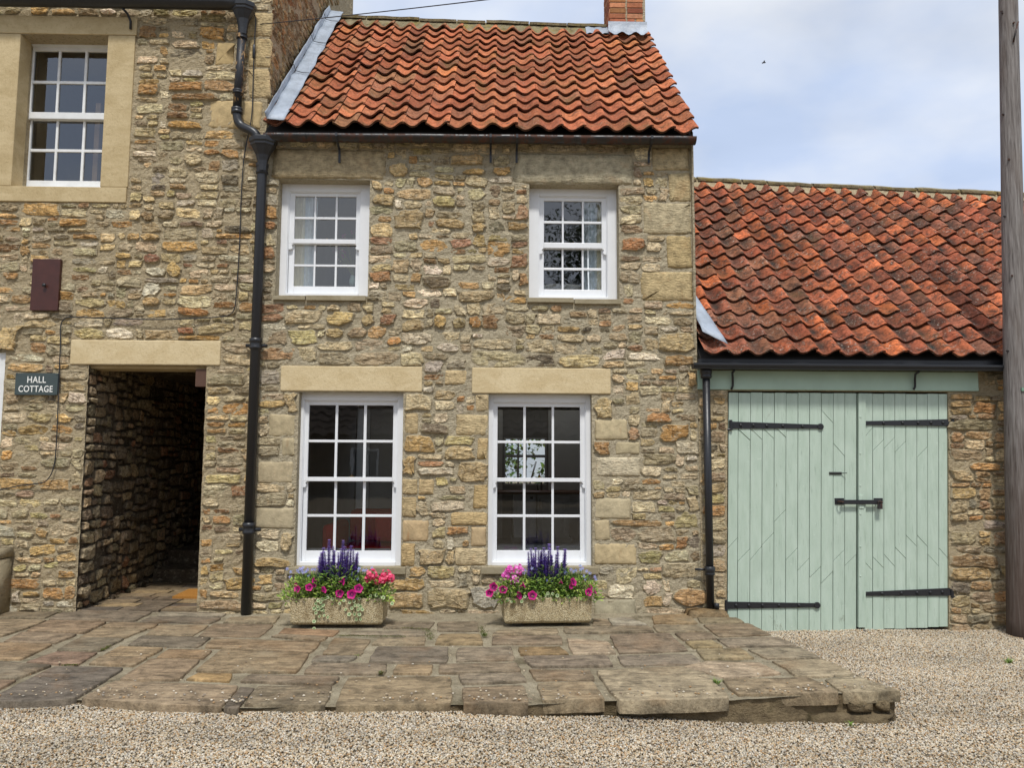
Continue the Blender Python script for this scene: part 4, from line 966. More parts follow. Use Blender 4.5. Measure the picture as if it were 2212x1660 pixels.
# dark interior of the garage
g = Geo(); g.box(XC+.05, 5.8, .35, 5.4, -.3, -.28); g.box(XC+.05, 5.8, 1.2, 1.25, -.3, 2.35); part(g, 'garage_floor', ROOM, gar)

# ------------------------------------------------------------------ rooms behind the glass
def room(parent, x0, x1, y0, y1, z0, z1, name='room', mat=None, hole=None, light=None):
    g = Geo(); t = .06
    if light: la, lb, lc, ld = light; g.box(x0, la, y0, y1, z1, z1+t); g.box(lc, x1, y0, y1, z1, z1+t); g.box(la, lc, y0, lb, z1, z1+t); g.box(la, lc, ld, y1, z1, z1+t)
    g.box(x0-t, x0, y0, y1, z0, z1); g.box(x1, x1+t, y0, y1, z0, z1); g.box(x0, x1, y0, y1, z0-t, z0)
    if not light: g.box(x0, x1, y0, y1, z1, z1+t)
    if hole:
        a, b, c, d = hole
        g.box(x0, a, y1, y1+t, z0, z1); g.box(c, x1, y1, y1+t, z0, z1); g.box(a, c, y1, y1+t, z0, b); g.box(a, c, y1, y1+t, d, z1)
    else: g.box(x0-t, x1+t, y1, y1+t, z0-t, z1+t)
    return part(g, name, mat or ROOM, parent)
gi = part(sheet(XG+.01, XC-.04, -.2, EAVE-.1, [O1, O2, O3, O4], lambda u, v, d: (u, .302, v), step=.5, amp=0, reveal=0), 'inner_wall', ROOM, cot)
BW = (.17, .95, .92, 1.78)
room(cot, XG+.08, XC-.1, .3, 6.2, .0, 2.42, 'ground_floor_room', hole=BW, light=(-1.6, 5.12, 1.7, 6.1))  # unseen ceiling opening over the kitchen, added to let sky light in
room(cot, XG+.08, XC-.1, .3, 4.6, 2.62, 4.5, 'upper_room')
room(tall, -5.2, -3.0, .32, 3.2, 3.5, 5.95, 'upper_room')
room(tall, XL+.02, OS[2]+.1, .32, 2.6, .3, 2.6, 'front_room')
# back kitchen window with its frame
g = Geo(); a, b, c, d = BW
for q in ((a, a+.03), (c-.03, c), ((a+c)/2-.025, (a+c)/2+.025), (a+.24, a+.27)): g.box(q[0], q[1], 6.2, 6.24, b, d)
for q in ((b, b+.03), (d-.03, d), (b+.48, b+.53)): g.box(a+.03, c-.03, 6.202, 6.238, q[0], q[1])
bwf = part(g, 'back_window_frame', TINTED, cot); Geo().add([(a, 6.22, b), (c, 6.22, b), (c, 6.22, d), (a, 6.22, d)], [(0, 1, 2, 3)]).build('pane', GLASS_OLD, bwf)
lin = mk_simple('white_bounce_paint', (.62, .61, .58), .7, .05, 4, .05, .001)
g = Geo(); g.box(XG+.085, XG+.10, 4.9, 6.19, .02, 2.4); g.box(XC-.12, XC-.105, 4.9, 6.19, .02, 2.4); g.box(XG+.1, XC-.12, 4.9, 6.19, .005, .02); g.box(XG+.11, .15, 6.17, 6.19, .03, 2.39); g.box(.95, XC-.13, 6.17, 6.19, .03, 2.39)
part(g, 'kitchen_bounce_lining', lin, cot)  # white lining added to bounce more light onto the kitchen units
# things in the rooms
def box_thing(name, label, cat, parts, loc, group=None):
    t = thing(name, label, cat, loc, group)
    for nm, geo, m, sm, bv in parts: rel(geo.build(nm, m, t, sm, bv))
    return t
DW = (.8, .8, .78)
box_thing('dishwasher', 'white dishwasher seen under the worktop through the right ground floor window', 'dishwasher', [('body', Geo().box(.33, .70, 5.5, 6.1, .12, .82, DW), TINTED, False, .004), ('control_panel', Geo().box(.335, .695, 5.49, 5.498, .72, .81, (.56, .56, .55)), TINTED, False, 0), ('display', Geo().box(.60, .65, 5.482, 5.489, .75, .79, (.02, .02, .02)), TINTED, False, 0)], (.5, 5.8, 0))
box_thing('kitchen_cabinet', 'pale panelled kitchen cabinet beside the dishwasher behind the right ground floor window', 'cabinet', [('carcass', Geo().box(.72, 1.25, 5.5, 6.1, .12, .82, (.55, .54, .5)), TINTED, False, .003), ('door_panel', Geo().box(.80, 1.17, 5.485, 5.498, .24, .74, (.6, .59, .55)), TINTED, False, .006), ('door_handle', Geo().tube([(.765, 5.49, .60), (.76, 5.46, .63), (.76, 5.46, .72), (.765, 5.49, .75)], .008, 6, (.02, .02, .02)), TINTED, True, 0)], (1, 5.8, 0))
box_thing('kitchen_worktop', 'brown wooden worktop under the back window of the kitchen', 'worktop', [('top', Geo().box(-.6, 1.5, 5.45, 6.18, .83, .87, s2l((96, 58, 36))), TINTED, False, .005), ('plinth', Geo().box(.3, 1.3, 5.56, 6.1, .0, .115, (.5, .49, .46)), TINTED, False, 0)], (.4, 5.8, 0))
box_thing('kitchen_tap', 'dark curved kitchen tap in front of the back window', 'tap', [('spout', Geo().tube([(.82, 6.0, .872), (.82, 6.0, 1.02), (.86, 5.98, 1.08), (.95, 5.96, 1.08), (1.0, 5.95, 1.02)], .016, 8, (.03, .03, .03)), TINTED, True, 0), ('lever', Geo().tube([(.76, 6.0, .872), (.74, 5.98, .97)], .012, 8, (.03, .03, .03)), TINTED, True, 0)], (.82, 6.0, .872))
RED = s2l((190, 40, 44))
box_thing('sofa', 'red sofa with cushions behind the left ground floor window', 'sofa', [('seat', Geo().box(-1.62, -.62, .75, 1.45, .1, .5, RED), CLOTH, False, .05), ('backrest', Geo().box(-1.6, -.64, 1.3, 1.5, .505, .86, RED), CLOTH, False, .06), ('arm', Geo().box(-1.78, -1.625, .75, 1.5, .1, .74, RED), CLOTH, False, .05), ('arm', Geo().box(-.615, -.47, .75, 1.5, .1, .74, RED), CLOTH, False, .05), ('cushion', Geo().box(-1.3, -.95, 1.12, 1.28, .52, .84, s2l((230, 80, 80))), CLOTH, False, .05)], (-1.2, 1.1, 0))
for o_ in (O1, O2): part(Geo().box(o_[0]-.03, o_[2]+.03, .19, .34, o_[1]+.035, o_[1]+.06+.075), 'window_board', WHITE, cot)
box_thing('armchair', 'edge of a red armchair at the right of the kitchen window', 'armchair', [('backrest', Geo().box(1.02, 1.5, .75, .95, .1, .95, s2l((150, 26, 34))), CLOTH, False, .05), ('seat', Geo().box(1.02, 1.5, .955, 1.5, .1, .45, s2l((150, 26, 34))), CLOTH, False, .05)], (1.3, 1.0, .0))
def curtain(px0, px1, py0, py1, y, label, c1, c2, folds, seed):
    x0, x1 = X(px0, 520, y), X(px1, 520, y); z0, z1 = Z((px0+px1)/2, py1, y), Z((px0+px1)/2, py0, y)
    g = Geo(); n, m = 46, 10; V = []; tt = []
    rng = random.Random(seed)
    for j in range(m+1):
        for i in range(n+1):
            u = i/n; sw = 1-.25*(1-j/m)*0
            V.append((lerp(x0, x1, u), y+.022*math.sin(u*folds*6.28+.6*math.sin(j*.5))+.01*math.sin(u*17+j*.2), lerp(z0, z1, j/m))); tt.append(c1 if u < .58 else c2)
    g.add(V, [(j*(n+1)+i, j*(n+1)+i+1, (j+1)*(n+1)+i+1, (j+1)*(n+1)+i) for j in range(m) for i in range(n)], tt)
    o = g.build('curtain', CLOTH, None, True); return tag(o, label, 'curtain', 'bedroom curtains')
cream, blue = s2l((240, 234, 210)), s2l((232, 240, 244))
curtain(624, 684, 405, 632, .235, 'cream curtain hanging at the left side of the left upper window', cream, blue, 3.5, 1)
curtain(1259, 1312, 412, 640, .235, 'cream and blue curtain at the right side of the right upper window', blue, cream, 3.5, 2)
g = Geo(); c = Vector((X(1215, 622, .36), .40, Z(1215, 620, .38)))
V = []; n = 20
for j in range(9):
    f = math.pi*j/8
    for i in range(n):
        t = 2*math.pi*i/n; V.append((c.x+.27*math.cos(t)*math.sin(f)**.6, c.y+.1*math.sin(t)*math.sin(f)**.6, c.z-.02+.05*math.cos(f)))
g.add(V, [(j*n+i, (j+1)*n+i, (j+1)*n+(i+1) % n, j*n+(i+1) % n) for j in range(8) for i in range(n)], s2l((214, 212, 204))); tag(g.build('cushion', CLOTH, None, True), 'white patterned cushion lying behind the right upper window', 'cushion')
# vase of dried flowers
vx, vzb = X(762, 610, .27), Z(762, 619, .27)
vs = thing('flower_vase', 'pale vase with pink and cream stems behind the left upper window', 'vase', (vx, .27, vzb))
rel(Geo().lathe((vx, .27, vzb), [(.02, 0), (.034, .02), (.036, .06), (.022, .1), (.026, .11)], 14, s2l((190, 214, 206))).build('vase', TINTED, vs, True))
rng = random.Random(4); st = Geo(); fl = Geo()
for i in range(16):
    d = Vector((rng.uniform(-.85, .25), rng.uniform(-.1, .12), 1.0)).normalized(); ln = rng.uniform(.2, .48); p0 = Vector((vx, .27, vzb+.1)); p1 = p0+d*ln
    p1.y = min(max(p1.y, .24), .36)
    st.tube([p0, p0.lerp(p1, .5)+Vector((.01, 0, .02)), p1], .0028, 5, s2l((150, 160, 110)))
    col = rng.choice((s2l((196, 96, 160)), s2l((226, 220, 190)), s2l((170, 90, 140))))
    for k in range(7):
        q = p1+Vector((rng.uniform(-.02, .02), rng.uniform(-.015, .015), rng.uniform(-.02, .02))); fl.lathe(q, [(.002, -.006), (.009, 0), (.002, .006)], 5, col)
rel(st.build('stem', PLANT, vs)); rel(fl.build('flower', PLANT, vs))
box_thing('wooden_upright', 'pale wooden upright standing behind the tall house window', 'wooden post', [('post', Geo().box(X(206, 300, .45), X(217, 300, .45), .42, .47, Z(210, 400, .45), Z(210, 225, .45), s2l((196, 160, 120))), TINTED, False, .003), ('foot', Geo().box(X(202, 300, .45), X(221, 300, .45), .40, .49, Z(210, 408, .45), Z(210, 400.5, .45), s2l((186, 150, 110))), TINTED, False, .003)], (X(211, 300, .45), .45, Z(210, 408, .45)))

# ------------------------------------------------------------------ passage through the tall house
PD = 6.0
PW_ = .34
pmap = lambda u, v, d: (OP[0]+d-.012-.05*min(1, u), u, v)
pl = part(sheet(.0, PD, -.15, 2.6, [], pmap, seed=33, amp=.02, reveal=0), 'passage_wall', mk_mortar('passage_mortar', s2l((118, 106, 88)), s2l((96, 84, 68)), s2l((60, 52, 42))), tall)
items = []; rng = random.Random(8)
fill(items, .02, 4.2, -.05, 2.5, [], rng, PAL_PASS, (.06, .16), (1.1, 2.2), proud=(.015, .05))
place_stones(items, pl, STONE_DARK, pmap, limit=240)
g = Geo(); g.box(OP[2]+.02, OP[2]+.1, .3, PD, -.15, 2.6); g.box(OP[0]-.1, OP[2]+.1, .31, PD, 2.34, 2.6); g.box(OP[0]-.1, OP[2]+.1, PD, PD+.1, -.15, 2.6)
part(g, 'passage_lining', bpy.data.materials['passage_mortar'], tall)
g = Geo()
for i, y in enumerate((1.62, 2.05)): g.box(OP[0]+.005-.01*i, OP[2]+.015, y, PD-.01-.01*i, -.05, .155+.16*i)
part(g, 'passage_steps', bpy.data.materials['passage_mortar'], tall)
g = Geo().box(X(425, 815, .05), OP[2]-.004, .02, .12, Z(430, 836, .05), OP[3]-.03, s2l((90, 66, 54))); part(g, 'door_stop', TINTED, tall)
g = Geo(); a, b = onZ(372, 1296, .0), onZ(432, 1297, .0); c, d = onZ(408, 1279, .0), onZ(460, 1279, .0)
V = [(a.x, a.y, .008), (b.x, b.y, .008), (d.x, d.y, .008), (c.x, c.y, .008)]; V += [(x, y, .03) for x, y, _ in V[:4]]
g.add(V, [(3, 2, 1, 0), (4, 5, 6, 7), (0, 1, 5, 4), (1, 2, 6, 5), (2, 3, 7, 6), (3, 0, 4, 7)]); tag(g.build('doormat', MAT, None), 'orange brown coir doormat inside the dark passage', 'doormat')

# ------------------------------------------------------------------ ground, gravel and paving
def gz(x, y=0.0):
    z = interp(x, [(-10, -.03), (-.6, -.035), (-.2, -.05), (.8, -.105), (1.5, -.15), (2.5, -.195), (4.5, -.185), (9, -.17)])
    return z
g = Geo(); xs = [-120, -40, -12]+[-8+.5*i for i in range(37)]+[14, 40, 120]; ys = [-150, -60, -25, -12, -8, -4, -2.7, 0, 7, 20, 60]
for y in ys:
    for x in xs: g.v.append((x, y, gz(x)-.012-(.3 if (x < XC+.4 and y > -2.3) or y > .1 else 0))); g.t.append((.5,)*3)
n = len(xs); g.f = [(j*n+i, j*n+i+1, (j+1)*n+i+1, (j+1)*n+i) for j in range(len(ys)-1) for i in range(n-1)]
tag(g.build('ground', GROUND, None), kind='structure')
FE = [onZ(*p) for p in ((-420, 1516), (0, 1515.5), (164, 1512), (483, 1530), (704, 1526.4), (977, 1522.8), (1143, 1522.8), (1309, 1514.3), (1579, 1512.7), (1809, 1498.4), (1947.8, 1493.3))]
FEp = [(p.x, p.y) for p in FE]
RB = [onZ(*p) for p in ((1571, 1327.5), (1669, 1371.7), (1773, 1421), (1850.8, 1457), (1947.8, 1493.3))]
RBp = [(p.y, p.x) for p in RB][::-1]                                     # x of the right border as a function of y
def fe(x): return interp(x, FEp)
def rb(y): return interp(y, RBp)
# bed of the paving with gritty joints
pav = Geo(); nu, nv = 150, 44; idx = {}
for j in range(nv+1):
    for i in range(nu+1):
        u = i/nu; v = j/nv
        y0 = lerp(.02, -2.5, v); xr = rb(y0)-.015; x = lerp(-6.2, xr, u); y = lerp(.05, fe(x)+.02, v)
        pav.v.append((x, y, -.010+.007*fbm(x*7, y*7, 1.0)-.004*(abs(nz(x*30, y*30, 2))))); pav.t.append((.5,)*3)
pav.f = [(j*(nu+1)+i, (j+1)*(nu+1)+i, (j+1)*(nu+1)+i+1, j*(nu+1)+i+1) for j in range(nv) for i in range(nu)]
pavement = tag(pav.build('pavement', JOINT, None, True), kind='structure')
# passage floor continues inside
pf = Geo()
for i in range(9):
    for k in range(3):
        x0 = lerp(OP[0]-.05, OP[2]+.03, k/3)+.01; x1 = lerp(OP[0]-.05, OP[2]+.03, (k+1)/3)-.01; y0 = .06+i*.18; 
        c = random.Random(i*7+k).choice(((140, 122, 96), (118, 104, 86), (158, 136, 102), (104, 94, 82)))
        pf = Geo().box(x0+(i % 2)*.1*(k < 2), x1+(i % 2)*.1*(k < 2)*(1 if k < 1 else 0), y0, y0+.168, -.05, .006+.002*((i+k) % 3), s2l(c)); pf.build('paving_slab', SLAB, pavement, bevel=.003)
def aA(x, y): return (x*.24138, 1281.4+y*.24138)
def aB(x, y): return (457.7+x*.24138, 1281.4+y*.24138)
def aC(x, y): return (915.3+x*.24138, 1281.4+y*.24138)
def aD(x, y): return (1411.1+x*.25863, 1296.7+y*.25863)
br, dk, oc, gy, pa, pk = (134, 112, 86), (96, 86, 76), (166, 132, 86), (122, 112, 98), (172, 156, 126), (150, 122, 98)
SL = [('A', [(-120, 225), (85, 112), (600, 136), (405, 228)], (116, 102, 80)), ('A', [(425, 236), (625, 142), (1370, 172), (1190, 260)], (114, 100, 84)), ('A', [(-300, 395), (-90, 238), (425, 246), (190, 336), (10, 392)], (142, 122, 94)),
 ('A', [(225, 345), (445, 248), (960, 264), (755, 364)], (138, 112, 86)), ('A', [(1240, 262), (1335, 216), (1985, 228), (1890, 274)], (104, 92, 78)), ('A', [(1400, 206), (1425, 168), (2035, 186), (1985, 214)], (140, 130, 112)), ('A', [(900, 310), (995, 266), (1425, 284), (1350, 320)], (126, 104, 78)),
 ('A', [(705, 400), (880, 318), (1325, 324), (1110, 410)], (146, 124, 94)), ('A', [(25, 438), (190, 352), (695, 372), (500, 452)], (132, 112, 90)), ('A', [(-180, 592), (-40, 448), (475, 460), (190, 600)], (142, 114, 82)), ('A', [(500, 518), (715, 406), (1115, 414), (900, 522)], (112, 102, 84)),
 ('A', [(1295, 374), (1425, 286), (1875, 292), (1720, 390)], (146, 126, 98)), ('A', [(1135, 468), (1265, 386), (1895, 402), (1770, 488)], (104, 94, 80)), ('A', [(1765, 390), (1905, 280), (2455, 286), (2330, 392)], (124, 104, 82)), ('A', [(910, 568), (1065, 478), (1465, 496), (1335, 572)], (152, 126, 92)), ('A', [(790, 640), (890, 573), (1325, 578), (1195, 656)], (138, 116, 88)),
 ('A', [(225, 624), (505, 527), (880, 536), (700, 648)], (132, 102, 84)), ('A', [(-260, 780), (-120, 610), (470, 652), (150, 774)], (118, 106, 88)), ('A', [(-150, 985), (20, 895), (490, 664), (1115, 676), (690, 950), (560, 975), (300, 990)], (88, 80, 74)), ('A', [(-400, 890), (-280, 788), (150, 786), (0, 866)], (134, 106, 84)),
 ('A', [(1065, 784), (1345, 596), (1795, 602), (1600, 784)], (140, 116, 90)), ('A', [(1395, 580), (1505, 502), (1905, 516), (1825, 590)], (148, 116, 82)), ('A', [(1740, 704), (1965, 518), (2775, 546), (2660, 718)], (140, 118, 88)), ('A', [(1660, 776), (1765, 722), (2085, 728), (2055, 794)], (176, 138, 84)), ('A', [(715, 958), (1015, 802), (2145, 838), (1990, 1026), (1400, 1008)], (150, 128, 102)),
 ('A', [(2000, 1030), (2150, 842), (2280, 852), (2120, 1052)], (96, 86, 76)),
 ('B', [(95, 268), (155, 226), (615, 208), (555, 276)], (150, 134, 106)), ('B', [(590, 362), (640, 316), (1150, 338), (1090, 388)], (142, 106, 76)), ('B', [(525, 392), (605, 372), (1045, 396), (980, 434)], (134, 116, 92)), ('B', [(-75, 490), (5, 412), (985, 442), (885, 538)], (138, 116, 88)),
 ('B', [(985, 552), (1092, 402), (1425, 416), (1335, 558)], (132, 114, 88)), ('B', [(1425, 468), (1485, 412), (1915, 396), (1910, 464)], (144, 128, 102)), ('B', [(1222, 374), (1255, 340), (1918, 346), (1912, 384)], (134, 122, 104)), ('B', [(1535, 314), (1585, 262), (2000, 262), (1955, 320)], (126, 112, 92)), ('B', [(1395, 618), (1475, 482), (2125, 488), (2105, 628)], (106, 96, 84)),
 ('B', [(885, 618), (925, 568), (1305, 574), (1225, 618)], (116, 108, 96)), ('B', [(815, 724), (895, 632), (1575, 642), (1550, 734)], (132, 116, 96)), ('B', [(1618, 728), (1655, 648), (1985, 652), (1955, 728)], (156, 130, 96)), ('B', [(245, 796), (335, 736), (1155, 762), (1080, 828)], (118, 102, 84)), ('B', [(280, 1008), (405, 846), (1085, 842), (1020, 1012)], (122, 108, 86)), ('B', [(1095, 1022), (1212, 758), (2145, 748), (2145, 998)], (144, 124, 94)),
 ('C', [(128, 722), (135, 646), (838, 632), (876, 714)], (124, 108, 88)), ('C', [(284, 614), (304, 492), (788, 482), (818, 602)], (130, 116, 98)), ('C', [(95, 464), (145, 376), (508, 376), (536, 464)], (150, 126, 88)), ('C', [(122, 344), (124, 264), (478, 260), (498, 344)], (118, 104, 84)), ('C', [(602, 464), (612, 392), (1228, 386), (1248, 458)], (124, 106, 86)),
 ('C', [(602, 384), (655, 336), (1198, 318), (1208, 364)], (140, 122, 96)), ('C', [(862, 558), (842, 490), (1228, 488), (1305, 554)], (140, 110, 70)), ('C', [(1332, 552), (1275, 412), (1648, 442), (1726, 544)], (176, 154, 128)), ('C', [(1742, 544), (1662, 376), (2200, 362), (2372, 518)], (122, 104, 86)), ('C', [(1262, 362), (1244, 312), (2018, 304), (2074, 356)], (130, 116, 94)), ('C', [(962, 668), (884, 576), (1636, 566), (1706, 658)], (118, 104, 90)),
 ('C', [(1002, 784), (934, 692), (1496, 696), (1536, 784)], (134, 114, 90)), ('C', [(342, 818), (304, 736), (876, 726), (928, 798)], (130, 116, 98)), ('C', [(352, 1008), (338, 852), (896, 832), (942, 996)], (128, 108, 84)), ('C', [(1062, 980), (1014, 818), (1516, 802), (1626, 962)], (152, 132, 102)), ('C', [(1784, 654), (1724, 570), (2410, 548), (2500, 636)], (124, 112, 98)), ('C', [(1742, 982), (1534, 702), (2290, 664), (2520, 720), (2746, 954), (2060, 978)], (164, 148, 120)),
 ('C', [(1692, 298), (1645, 226), (1858, 222), (2006, 290)], (160, 154, 138)), ('C', [(1505, 298), (1522, 236), (1638, 240), (1686, 298)], (130, 112, 88)),
 ('D', [(0, 200), (-10, 136), (288, 120), (378, 196)], (146, 120, 84)), ('D', [(402, 194), (365, 152), (700, 150), (768, 188)], (132, 118, 90)), ('D', [(484, 264), (414, 208), (798, 196), (995, 292), (545, 308)], (122, 104, 82)), ('D', [(32, 268), (-10, 216), (358, 212), (458, 264)], (134, 120, 96)), ('D', [(252, 338), (174, 282), (478, 276), (538, 324)], (122, 104, 84)), ('D', [(332, 404), (264, 350), (490, 336), (586, 394)], (148, 128, 88)),
 ('D', [(622, 394), (526, 328), (1050, 312), (1205, 380)], (136, 122, 104)), ('D', [(424, 500), (354, 416), (738, 412), (848, 490)], (146, 130, 96)), ('D', [(952, 494), (784, 412), (1230, 396), (1398, 480)], (142, 130, 108)), ('D', [(430, 606), (238, 562), (440, 516), (900, 530), (1078, 618), (600, 656)], (178, 156, 130)), ('D', [(1104, 574), (984, 512), (1420, 492), (1694, 618), (1380, 646), (1184, 636)], (158, 142, 114)),
 ('D', [(702, 800), (564, 672), (1300, 654), (1556, 768), (1540, 784)], (142, 122, 94)), ('D', [(1592, 776), (1500, 722), (1430, 668), (1700, 636), (2072, 760)], (164, 148, 118))]
rng = random.Random(41)
fnm = dict(A=aA, B=aB, C=aC, D=aD)
fr_edge = []
for si, (k, pts, col) in enumerate(SL):
    w = [onZ(*fnm[k](*p)) for p in pts]
    ar = sum(a.x*b.y-b.x*a.y for a, b in zip(w, w[1:]+w[:1]))
    if ar < 0: w = w[::-1]
    cen = sum(w, Vector())/len(w)
    ol = []
    for a, b in zip(w, w[1:]+w[:1]):
        ln = (b-a).length; m = max(2, int(ln/.07))
        for i in range(m):
            p = a.lerp(b, i/m)
            if 0 < i < m: p = p+Vector((rng.uniform(-.006, .006), rng.uniform(-.006, .006), 0))
            elif i == 0: p = p.lerp(cen, .025)
            ol.append(p)
    z0 = .005+rng.uniform(-.003, .005); tx, ty = rng.uniform(-.006, .006), rng.uniform(-.006, .006)
    zz = lambda p: z0+tx*(p.x-cen.x)+ty*(p.y-cen.y)
    n = len(ol); V = [(p.x, p.y, -.07) for p in ol]+[(p.x, p.y, zz(p)-.005) for p in ol]
    for off in (.007, .05):
        for p in ol:
            d = cen-p; q = p+d.normalized()*min(off, d.length*.3)
            V.append((q.x, q.y, zz(q)+(.0 if off < .01 else .006*fbm(q.x*6, q.y*6, si))))
    V.append((cen.x, cen.y, zz(cen)))
    Fc = []
    for r in range(3):
        for i in range(n): Fc.append((r*n+i, r*n+(i+1) % n, (r+1)*n+(i+1) % n, (r+1)*n+i))
    for i in range(n): Fc.append((3*n+i, 3*n+(i+1) % n, 4*n))
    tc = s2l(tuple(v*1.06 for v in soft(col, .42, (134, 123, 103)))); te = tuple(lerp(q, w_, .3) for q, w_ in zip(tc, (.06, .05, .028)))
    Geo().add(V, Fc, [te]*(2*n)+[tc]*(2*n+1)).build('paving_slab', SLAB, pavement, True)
# rough riser under the front and right edges
g = Geo(); pts = []
for i in range(140): x = lerp(-3.2, FEp[-1][0]-.03, i/139); pts.append((x, fe(x)+.035, 0))
for i in range(1, 50): y = lerp(fe(FEp[-1][0])+.035, -.05, i/49); pts.append((rb(y)-.04, y, 1))
m = 7; V = []
for i, (x, y, s) in enumerate(pts):
    for j in range(m):
        z = lerp(-.018, -.36, j/(m-1)); d = .035*fbm(x*6+y*4, z*9, 3.0)+.012*nz(x*17, y*17, z*20)
        V.append((x+(d if s else 0), y-(0 if s else d), z))
g.add(V, [(i*m+j, i*m+j+1, (i+1)*m+j+1, (i+1)*m+j) for i in range(len(pts)-1) for j in range(m-1)]); g.build('riser', RISER, pavement, True)
rng = random.Random(12)
for (x0, x1, z0, z1, c) in ((.9, 1.25, -.30, -.17, (110, 84, 60)), (1.28, 1.9, -.30, -.16, (120, 108, 92)), (1.92, 2.5, -.32, -.13, (104, 96, 84)), (2.2, 2.38, -.125, -.055, (150, 142, 126)), (2.39, 2.5, -.125, -.05, (146, 138, 124)), (.2, .8, -.2, -.09, (98, 84, 64)), (-.3, .18, -.16, -.075, (92, 80, 60))):
    V, Fc = stone_geo(x0, z0, x1, z1, rng, proud=.03, p=6, gap=.004); Geo().add([(u, fe(u)+.02-d, v) for u, v, d in V], Fc, s2l(c)).build('edge_stone', RISER, pavement, True)
# gravel: pebbles scattered by geometry nodes over the strips in view
g = Geo()
def quadgrid(xa, xb, ylo, yhi, nx, ny):
    o = len(g.v)
    for j in range(ny+1):
        for i in range(nx+1):
            x = lerp(xa, xb, i/nx); y = lerp(ylo(x), yhi(x), j/ny); g.v.append((x, y, gz(x)+.022*fbm(x*1.3, y*2.3, 5))); g.t.append((.5,)*3)
    g.f += [(o+j*(nx+1)+i, o+j*(nx+1)+i+1, o+(j+1)*(nx+1)+i+1, o+(j+1)*(nx+1)+i) for j in range(ny) for i in range(nx)]
quadgrid(-3.4, FEp[-1][0]-.02, lambda x: -4.0, lambda x: fe(x)+.03, 50, 6)
def rlo(x): return -4.0
o = len(g.v); ny = 34; nx = 30
for j in range(ny+1):
    y = lerp(-4.0, .03, j/ny); xa = rb(y)-.03 if y > FEp[-1][1] else FEp[-1][0]-.02
    for i in range(nx+1):
        x = lerp(xa, 5.9, i/nx); g.v.append((x, y, gz(x)+.022*fbm(x*1.3, y*2.3, 5)+.02*max(0, 1+y))); g.t.append((.5,)*3)
g.f += [(o+j*(nx+1)+i, o+j*(nx+1)+i+1, o+(j+1)*(nx+1)+i+1, o+(j+1)*(nx+1)+i) for j in range(ny) for i in range(nx)]
gv = tag(g.build('gravel', PEBBLE, None), 'pale pea gravel spread in front of the paving and the garage', 'gravel', kind='stuff')
ng = bpy.data.node_groups.new('scatter_pebbles', 'GeometryNodeTree')
ng.interface.new_socket('Geometry', in_out='INPUT', socket_type='NodeSocketGeometry'); ng.interface.new_socket('Geometry', in_out='OUTPUT', socket_type='NodeSocketGeometry')
gn = ng.nodes.new; gi_, go_ = gn('NodeGroupInput'), gn('NodeGroupOutput')
dp = gn('GeometryNodeDistributePointsOnFaces'); dp.inputs['Density'].default_value = 9500
ico = gn('GeometryNodeMeshIcoSphere'); ico.inputs['Radius'].default_value = .0064; ico.inputs['Subdivisions'].default_value = 2
sm_ = gn('GeometryNodeSetMaterial'); sm_.inputs['Material'].default_value = PEBBLE
ss = gn('GeometryNodeSetShadeSmooth')
rr = gn('FunctionNodeRandomValue'); rr.data_type = 'FLOAT_VECTOR'; rr.inputs[0].default_value = (0, 0, 0); rr.inputs[1].default_value = (6.28, .6, 6.28)
rs = gn('FunctionNodeRandomValue'); rs.data_type = 'FLOAT_VECTOR'; rs.inputs[0].default_value = (.6, .45, .4); rs.inputs[1].default_value = (1.35, 1.0, .8); rs.inputs['Seed'].default_value = 5
ip = gn('GeometryNodeInstanceOnPoints'); lk = ng.links.new
lk(gi_.outputs[0], dp.inputs['Mesh']); lk(dp.outputs['Points'], ip.inputs['Points']); lk(ico.outputs['Mesh'], ss.inputs[0]); lk(ss.outputs[0], sm_.inputs['Geometry']); lk(sm_.outputs[0], ip.inputs['Instance'])
lk(rr.outputs[0], ip.inputs['Rotation']); lk(rs.outputs[0], ip.inputs['Scale']); lk(ip.outputs[0], go_.inputs[0])
md = gv.modifiers.new('scatter', 'NODES'); md.node_group = ng

# ------------------------------------------------------------------ things on the wall
def text_mesh(txt, size):
    cu = bpy.data.curves.new('lettering', 'FONT'); cu.body = txt; cu.size = size; cu.align_x = 'CENTER'; cu.extrude = .0012; cu.space_character = 1.08; cu.offset = .0012
    ob = bpy.data.objects.new('lettering', cu); COL.objects.link(ob); bpy.context.view_layer.update()
    me = bpy.data.meshes.new_from_object(ob.evaluated_get(bpy.context.evaluated_depsgraph_get())); bpy.data.objects.remove(ob)
    v = [tuple(q.co) for q in me.vertices]; f = [tuple(p.vertices) for p in me.polygons]; return v, f
q = pxr(33, 806.5, 125, 854, -.04)
sg = thing('name_sign', 'dark slate sign reading HALL COTTAGE beside the passage', 'sign', ((q[0]+q[2])/2, -.035, q[1]))
rel(Geo().box(q[0], q[2], -.045, -.028, q[1], q[3]).build('board', SLATE, sg, bevel=.003))
for txt, cx_, (y0, y1), (x0, x1) in (('HALL', 79, (813.5, 827.5), (58.6, 99)), ('COTTAGE', 77.6, (833.5, 847.5), (40.7, 114.5))):
    v, f = text_mesh(txt, .1); a = np.array(v); lo, hi = a.min(0), a.max(0)
    X0, X1 = X(x0, 830, -.046), X(x1, 830, -.046); Z0, Z1 = Z(cx_, y1, -.046), Z(cx_, y0, -.046)
    vv = [(lerp(X0, X1, (p[0]-lo[0])/(hi[0]-lo[0])), -.0465-p[2]*.6, lerp(Z0, Z1, (p[1]-lo[1])/(hi[1]-lo[1]))) for p in v]
    rel(Geo().add(vv, f).build('lettering', LETTER, sg))
